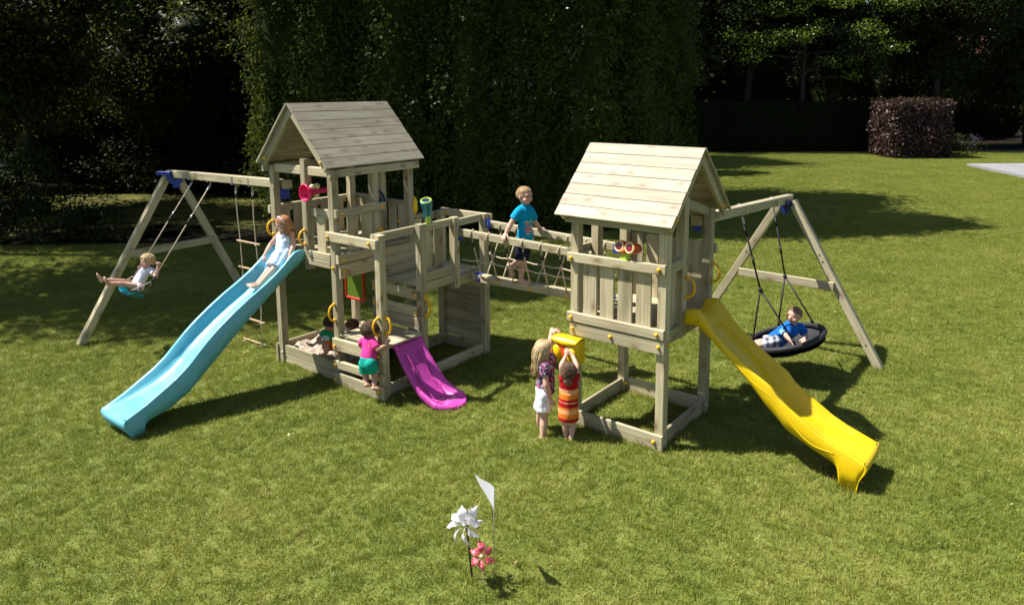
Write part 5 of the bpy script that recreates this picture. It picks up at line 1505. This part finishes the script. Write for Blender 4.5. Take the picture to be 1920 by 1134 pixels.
        mb.loft(rows); base = tuple(c * .8 for c in cols[0]); vc.extend([base] * (len(mb.v) - capv))
        down = Vector((0, 0, -1))
        made = 0
        while made < n:
            z = rg.uniform(-.75, 1); ph = rg.uniform(0, 2 * math.pi); q = math.sqrt(max(0, 1 - z * z))
            x, y = q * math.cos(ph), q * math.sin(ph)
            if z < cut + slope * y: continue
            made += 1
            p = wor(x, y, z); nrm = (p - sc).normalized()
            w = rg.random(); c = tuple(a * (1 - w) + b_ * w for a, b_ in zip(cols[0], cols[1]))
            L = length * rg.uniform(.75, 1.1)
            pts = [p]; rads = []
            if style == 'short':
                d = (nrm * .55 + f * .35 - u * .05 + r * rg.uniform(-.2, .2)).normalized()
                pts = [p - nrm * .003, p + d * L * .5, p + d * L - nrm * L * .25]
                rads = [rad, rad * .85, rad * .3]
            elif style == 'curly':
                t1_ = nrm.orthogonal().normalized(); t2_ = nrm.cross(t1_)
                a0 = rg.uniform(0, 6.28); cr = curl * hs * rg.uniform(.6, 1.2)
                out = (nrm + down * .35).normalized()
                pts = [p + out * (L * i / 9) + (t1_ * math.cos(a0 + i * 1.25) + t2_ * math.sin(a0 + i * 1.25)) * cr * min(1, i / 3) for i in range(10)]
                rads = [rad * (1 - .4 * i / 9) for i in range(10)]
            else:
                part_dir = r * (1 if x > 0 else -1)
                d = (part_dir * .12 - f * .42 - u * .5 + nrm * .04 + r * side_fall).normalized()
                step = L / 13; wob = rg.uniform(0, 6.28)
                for i in range(13):
                    d = (d + down * .60 - f * .03 + (r * math.sin(wob + i * .9) + f * math.cos(wob + i * .8)) * .17).normalized()
                    p = p + d * step
                    X, Y, Z = loc_(p); m = math.sqrt(X * X + Y * Y + Z * Z)
                    if m < 1.04: p = wor(X / m * 1.04, Y / m * 1.04, Z / m * 1.04)
                    # keep the face clear and stay outside the trunk
                    fd = (p - hc).dot(f); lat = (p - hc).dot(r); vz = (p - hc).dot(u)
                    if fd > .05 * hs and abs(lat) < .42 * hs and vz < .25 * hs:
                        p = p + r * ((.42 * hs - abs(lat)) * (1 if lat > 0 else -1)) * .6 - f * .02
                    a, b_ = self.J['pel'], self.J['neck'] - self.up * .03 * H
                    tt = max(0, min(1, (p - a).dot(b_ - a) / (b_ - a).length_squared)); cpt = a.lerp(b_, tt); dv = p - cpt
                    lim = .095 * H
                    if dv.length < lim: p = cpt + dv.normalized() * lim
                    a, b_ = self.J['shL'], self.J['shR']
                    tt = max(0, min(1, (p - a).dot(b_ - a) / (b_ - a).length_squared)); cpt = a.lerp(b_, tt); dv = p - cpt
                    if dv.length < .058 * H: p = cpt + dv.normalized() * .058 * H
                    pts.append(p)
                rads = [rad * (1 - .75 * (i / 13) ** 2) for i in range(14)]
            add(pts, rads, c)
        me = mb.mesh(name, self.origin)
        set_cols(me, np.array(vc, dtype=np.float32))
        me.polygons.foreach_set('use_smooth', np.ones(len(me.polygons), dtype=bool))
        me.materials.append(M['hair'])
        return link(name, me, self.o)

def solid(c):
    return lambda X, Y, Z, co: np.tile(np.array(c, dtype=np.float32), (len(X), 1))
def hash_cells(co, scale, seed=0):
    q = np.floor(co * scale + seed).astype(np.int64)
    h = (q[:, 0] * 73856093) ^ (q[:, 1] * 19349663) ^ (q[:, 2] * 83492791)
    return (h % 1000) / 1000.0
def printed(base, blobs):
    def fn(X, Y, Z, co):
        c = np.tile(np.array(base, dtype=np.float32), (len(X), 1))
        for x0, x1, z0, z1, side, colr, dens in blobs:
            m = (X > x0) & (X < x1) & (Z > z0) & (Z < z1) & ((Y > 0) if side > 0 else (Y < 0))
            m &= hash_cells(co, 70) < dens
            c[m] = colr
        return c
    return fn
FAIR = (.60, .36, .265); TAN = (.36, .20, .13); MID = (.50, .285, .20)
E_ = None
LA, LB, RA, RB = LF.A, LF.B, RF.A, RF.B

# toddler on the swing
p = Person('swing', 'toddler with curly blond hair and white top, sitting on the teal swing', .168, FAIR,
           grip={'L': (.95, LF.A * .3 - LF.B, (0, .1, 1)), 'R': (.95, LF.A * .3 + LF.B, (0, .1, 1))}, toe={'L': (-.15, -.1, 1), 'R': (-.25, -.1, 1)})
mb = MB(); p.torso(mb, -.06, .97, .012); p.shoulders(mb, .012); p.sleeves(mb, .55, .012, .018)
p.cloth('shirt', mb, printed((.74, .74, .80), [(-.05, .05, .10, .22, 1, (.60, .60, .72), .35)]))
mb = MB(); p.legs(mb, .22, .010, .012); p.cloth('shorts', mb, lambda X, Y, Z, co: np.where((hash_cells(co, 60) < .3)[:, None], np.array((.55, .08, .12)), np.array((.75, .72, .74))))
p.hair('curly', ((.62, .43, .20), (.85, .68, .40)), 420, .022, .0042, 3, cut=-.10, slope=.80, curl=.055)

# girl at the top of the blue slide
p = Person('slide', 'girl with long red hair in a pale blue dress, sitting on the blue slide', .185, FAIR,
           grip={'L': (.75, (0, 0, -1), None), 'R': (.75, (0, 0, -1), None)}, toe={'L': -LF.A * .75 + UP * .35, 'R': -LF.A * .75 + UP * .35})
def floral(X, Y, Z, co):
    c = np.tile(np.array((.56, .68, .84), dtype=np.float32), (len(X), 1))
    h = hash_cells(co, 48)
    c[h < .16] = (.40, .52, .76); c[h > .80] = (.80, .84, .90)
    return c
mb = MB(); p.torso(mb, .02, .86, .012)
J = p.J; H = p.H
for s in 'LR':
    mb.caps(J['neck'].lerp(J['sh' + s], .55) + p.up * .012, .016, J['neck'].lerp(J['pel'], .25) + p.rt * (.05 * H * (1 if s == 'R' else -1)) + p.fr * .05 * H, .03, 8)
kk = (J['knL'] + J['knR']) / 2
w0 = J['pel'].lerp(J['neck'], .30)
rings = []
for q, rx, ry in ((0, .098, .085), (.25, .125, .112), (.6, .128, .112), (.9, .125, .10), (1.12, .122, .095)):
    c = w0.lerp(J['pel'], q / .35) if q < .35 else J['pel'].lerp(kk, (q - .35) / .65)
    ax = (kk - J['pel']).normalized() if q > .3 else -p.up
    e = ax.cross(p.rt).normalized()
    rings.append([c + p.rt * (rx * H * math.cos(a) * (1 + .06 * math.cos(9 * a + q))) + e * (ry * H * math.sin(a) * (1 + .06 * math.cos(9 * a + q))) for a in [2 * math.pi * i / 40 for i in range(40)]])
mb.loft(rings)
p.cloth('dress', mb, floral, wr=.007, freq=22)
p.hair('long', ((.34, .125, .045), (.58, .28, .11)), 330, .25, .0046, 5, cut=-.12, slope=.66)
mb = MB(); sc = p.hc + p.f * (.05 * p.hs) + p.u * (.10 * p.hs)
mb.tube([sc + p.r * (.415 * p.hs * math.cos(a)) + (p.u * .92 + p.f * .25).normalized() * (.425 * p.hs * math.sin(a)) for a in [math.pi * k / 20 for k in range(21)]], .0065, 8)
me = mb.mesh('headband', p.origin); set_cols(me, np.tile(np.array((.62, .66, .85)), (len(me.vertices), 1))); me.materials.append(M['cloth']); link('headband', me, p.o)

# boy playing in the sand
p = Person('sandboy', 'toddler boy with dark hair in green shirt and orange shorts, sitting in the sandbox', .158, TAN,
           grip={'L': (.5, (0, 0, -1), None), 'R': (.5, (0, 0, -1), None)}, toe={'L': (0, -.7, .5), 'R': (-.1, -.7, .5)})
mb = MB(); p.torso(mb, -.08, .97, .013); p.shoulders(mb, .012); p.sleeves(mb, .6, .013, .02)
p.cloth('shirt', mb, printed((.015, .23, .085), [(-.02, .12, .08, .20, 1, (.55, .66, .62), .75)]))
mb = MB(); p.legs(mb, .85, .014, .022); p.cloth('shorts', mb, solid((.62, .11, .012)))
p.hair('short', ((.020, .011, .008), (.05, .028, .018)), 900, .030, .0048, 7, cut=-.2, slope=.55)

# child crouching further back in the sand
p = Person('sandback', 'small child in blue bending low in the back of the sandbox, partly hidden', .142, MID,
           grip={'L': (.5, (0, 0, -1), None), 'R': (.5, (0, 0, -1), None)}, toe={'L': (-1, -.1, -.2), 'R': (-1, -.1, -.2)})
mb = MB(); p.torso(mb, -.08, .97, .013); p.shoulders(mb, .012); p.sleeves(mb, .7, .013, .018); p.cloth('shirt', mb, solid((.02, .10, .38)))
mb = MB(); p.legs(mb, .8, .012, .016); p.cloth('trousers', mb, solid((.03, .05, .16)))
p.hair('short', ((.20, .07, .035), (.40, .17, .09)), 700, .028, .0048, 9, cut=-.2, slope=.5)

# toddler climbing the short ladder
p = Person('climber', 'toddler with brown curls, pink shirt and green shorts, climbing the annex ladder boards', .152, MID,
           grip={'L': (.7, LF.A * .6 - UP, LF.A), 'R': (.8, -LF.B * .4 + LF.A, (.3, .3, 1))}, toe={'L': LF.A * .9 + LF.B * .3, 'R': LF.A * .7 + LF.B * .6}, build=1.1)
mb = MB(); p.torso(mb, .0, .97, .012); p.shoulders(mb, .012); p.sleeves(mb, .75, .013, .018); p.cloth('shirt', mb, solid((.74, .05, .28)))
mb = MB(); p.legs(mb, .62, .016, .028); p.cloth('shorts', mb, solid((.008, .34, .26)))
p.hair('curly', ((.055, .026, .015), (.16, .085, .05)), 560, .034, .0044, 11, cut=-.25, slope=.6, curl=.08)

# boy crossing the bridge
p = Person('bridge', 'blond boy in bright blue shirt and navy shorts, walking on the bridge beam', .198, FAIR,
           grip={'L': (.35, (0, 0, -1), LF.A * .9 + LF.B * .6 - UP * .25), 'R': (.35, (0, 0, -1), -LF.A * .5 + LF.B * .1 - UP * .25)}, toe={'L': LF.B * .95 + LF.A * -.1 - UP * .02, 'R': LF.B * .35 - UP * .9}, base=None, build=.92)
mb = MB(); p.torso(mb, -.05, .98, .010); p.shoulders(mb, .011); p.sleeves(mb, .66, .012, .022)
p.cloth('shirt', mb, printed((.0, .29, .52), [(-.06, .07, .245, .262, 1, (.55, .60, .08), .8), (-.05, .06, .205, .232, 1, (.05, .50, .30), .7), (.0, .075, .165, .24, 1, (.70, .17, .08), .6),
    (-.06, .0, .168, .19, 1, (.70, .74, .78), .8), (-.06, .07, .135, .158, 1, (.75, .22, .16), .8), (-.06, .06, .105, .122, 1, (.72, .45, .40), .7)]))
mb = MB(); p.legs(mb, .92, .012, .018); p.cloth('shorts', mb, solid((.010, .012, .035)))
p.hair('short', ((.44, .28, .13), (.66, .47, .26)), 1600, .006, .0022, 13, cut=.02, slope=.70)

# the two girls at the mailbox
p = Person('tallgirl', 'girl with long blond hair, purple top and white shorts, reaching onto the mailbox', .168, FAIR,
           grip={'L': (.25, (.2, .1, -1), RF.B * .85 + RF.A * .25 - UP * .12), 'R': (.55, (.7, .5, .1), (.15, .1, -1))}, toe={'L': (.9, .35, -.05), 'R': (.93, .05, -.12)}, build=.95)
def purple(X, Y, Z, co):
    c = np.tile(np.array((.085, .045, .12), dtype=np.float32), (len(X), 1))
    h = hash_cells(co, 62); c[h < .25] = (.45, .14, .20); c[(h > .25) & (h < .42)] = (.45, .42, .50); c[(h > .8)] = (.03, .03, .09)
    return c
mb = MB(); p.torso(mb, .06, .97, .016); p.shoulders(mb, .013); p.sleeves(mb, .5, .022, .024); p.cloth('blouse', mb, purple, wr=.006)
mb = MB(); p.legs(mb, .62, .016, .036)
p.cloth('shorts', mb, lambda X, Y, Z, co: np.where((hash_cells(co, 40) < .16)[:, None], np.array((.55, .55, .62)), np.array((.78, .78, .80))), wr=.007, freq=24)
p.hair('long', ((.36, .235, .105), (.66, .48, .26)), 420, .245, .0042, 15, cut=-.15, slope=.62)
p = Person('stripe', 'toddler girl in a red and orange striped dress, reaching up into the mailbox', .150, FAIR,
           grip={'L': (.25, (.1, 1, -.3), (.15, .45, .9)), 'R': (.25, (.1, 1, -.3), (-.12, .45, .9))}, toe={'L': (-.1, .95, -.1), 'R': (.2, .95, -.1)}, build=1.08)
def stripes(X, Y, Z, co):
    c = np.tile(np.array((.72, .25, .05), dtype=np.float32), (len(X), 1))
    R_ = (.42, .008, .014); O = (.76, .20, .018); Pk = (.80, .36, .15)
    for z0, z1, cc in ((-1, -.135, R_), (-.135, -.075, O), (-.075, -.025, Pk), (-.025, .0, O), (.0, .055, R_), (.055, .065, Pk), (.065, .10, R_), (.10, .165, O), (.165, .225, Pk), (.225, 1, R_)):
        m = (Z >= z0) & (Z < z1); c[m] = cc
    return c
mb = MB(); p.torso(mb, .0, .97, .016); p.shoulders(mb, .012); p.sleeves(mb, .28, .014, .020)
J = p.J; H = p.H
rings = []
for q, rx, ry in ((.55, .105, .092), (.1, .118, .105), (-.25, .128, .112), (-.62, .130, .112)):
    c = J['pel'] + p.up * (q * .3 * H)
    rings.append([c + p.rt * (rx * H * math.cos(a)) + p.fr * (ry * H * math.sin(a)) for a in [2 * math.pi * i / 24 for i in range(24)]])
mb.loft(rings); p.cloth('dress', mb, stripes, wr=.005)
p.hair('short', ((.085, .042, .024), (.20, .11, .06)), 900, .034, .0042, 17, cut=-.3, slope=.55)
mb = MB(); tl = p.hc - p.f * .50 * p.hs - p.u * .22 * p.hs
for i in range(40):
    d = (Vector((random.uniform(-1, 1), random.uniform(-.6, .1), random.uniform(-1.2, .1)))).normalized()
    mb.tube([tl, tl + d * .03, tl + d * .045 - UP * .02], [.005, .005, .001], 5)
me = mb.mesh('ponytail', p.origin); set_cols(me, np.tile(np.array((.22, .13, .07)), (len(me.vertices), 1))); me.materials.append(M['hair']); link('ponytail', me, p.o)
mb = MB(); mb.ball(tl - p.f * .004, .012); me = mb.mesh('hair_tie', p.origin); set_cols(me, np.tile(np.array((.75, .35, .42)), (len(me.vertices), 1))); me.materials.append(M['cloth']); link('hair_tie', me, p.o)

# boy lying in the nest swing
p = Person('nest', 'boy in blue shirt and checked shorts, lying propped up in the nest swing', .182, FAIR,
           grip={'L': (.4, (0, 0, -1), None), 'R': (.4, (0, 0, -1), None)}, toe={'L': (-.9, .2, -.1), 'R': (-.9, .1, -.1)})
mb = MB(); p.torso(mb, -.12, .97, .012); p.shoulders(mb, .012); p.sleeves(mb, .8, .013, .022)
p.cloth('shirt', mb, printed((.008, .125, .46), [(-.02, .08, .10, .17, 1, (.25, .50, .55), .6), (-.06, .0, .07, .20, 1, (.05, .06, .10), .6)]))
def checks(X, Y, Z, co):
    a = np.sin(co[:, 0] * 95) > .1; b_ = np.sin((co[:, 1] * .8 + co[:, 2] * .9) * 95) > .1
    c = np.tile(np.array((.72, .72, .74), dtype=np.float32), (len(X), 1)); c[a ^ b_] = (.30, .31, .36); c[a & b_] = (.05, .055, .09)
    return c
mb = MB(); p.legs(mb, 1.0, .014, .024); p.cloth('shorts', mb, checks)
p.hair('short', ((.24, .13, .07), (.42, .26, .15)), 1500, .007, .0024, 19, cut=.0, slope=.68)
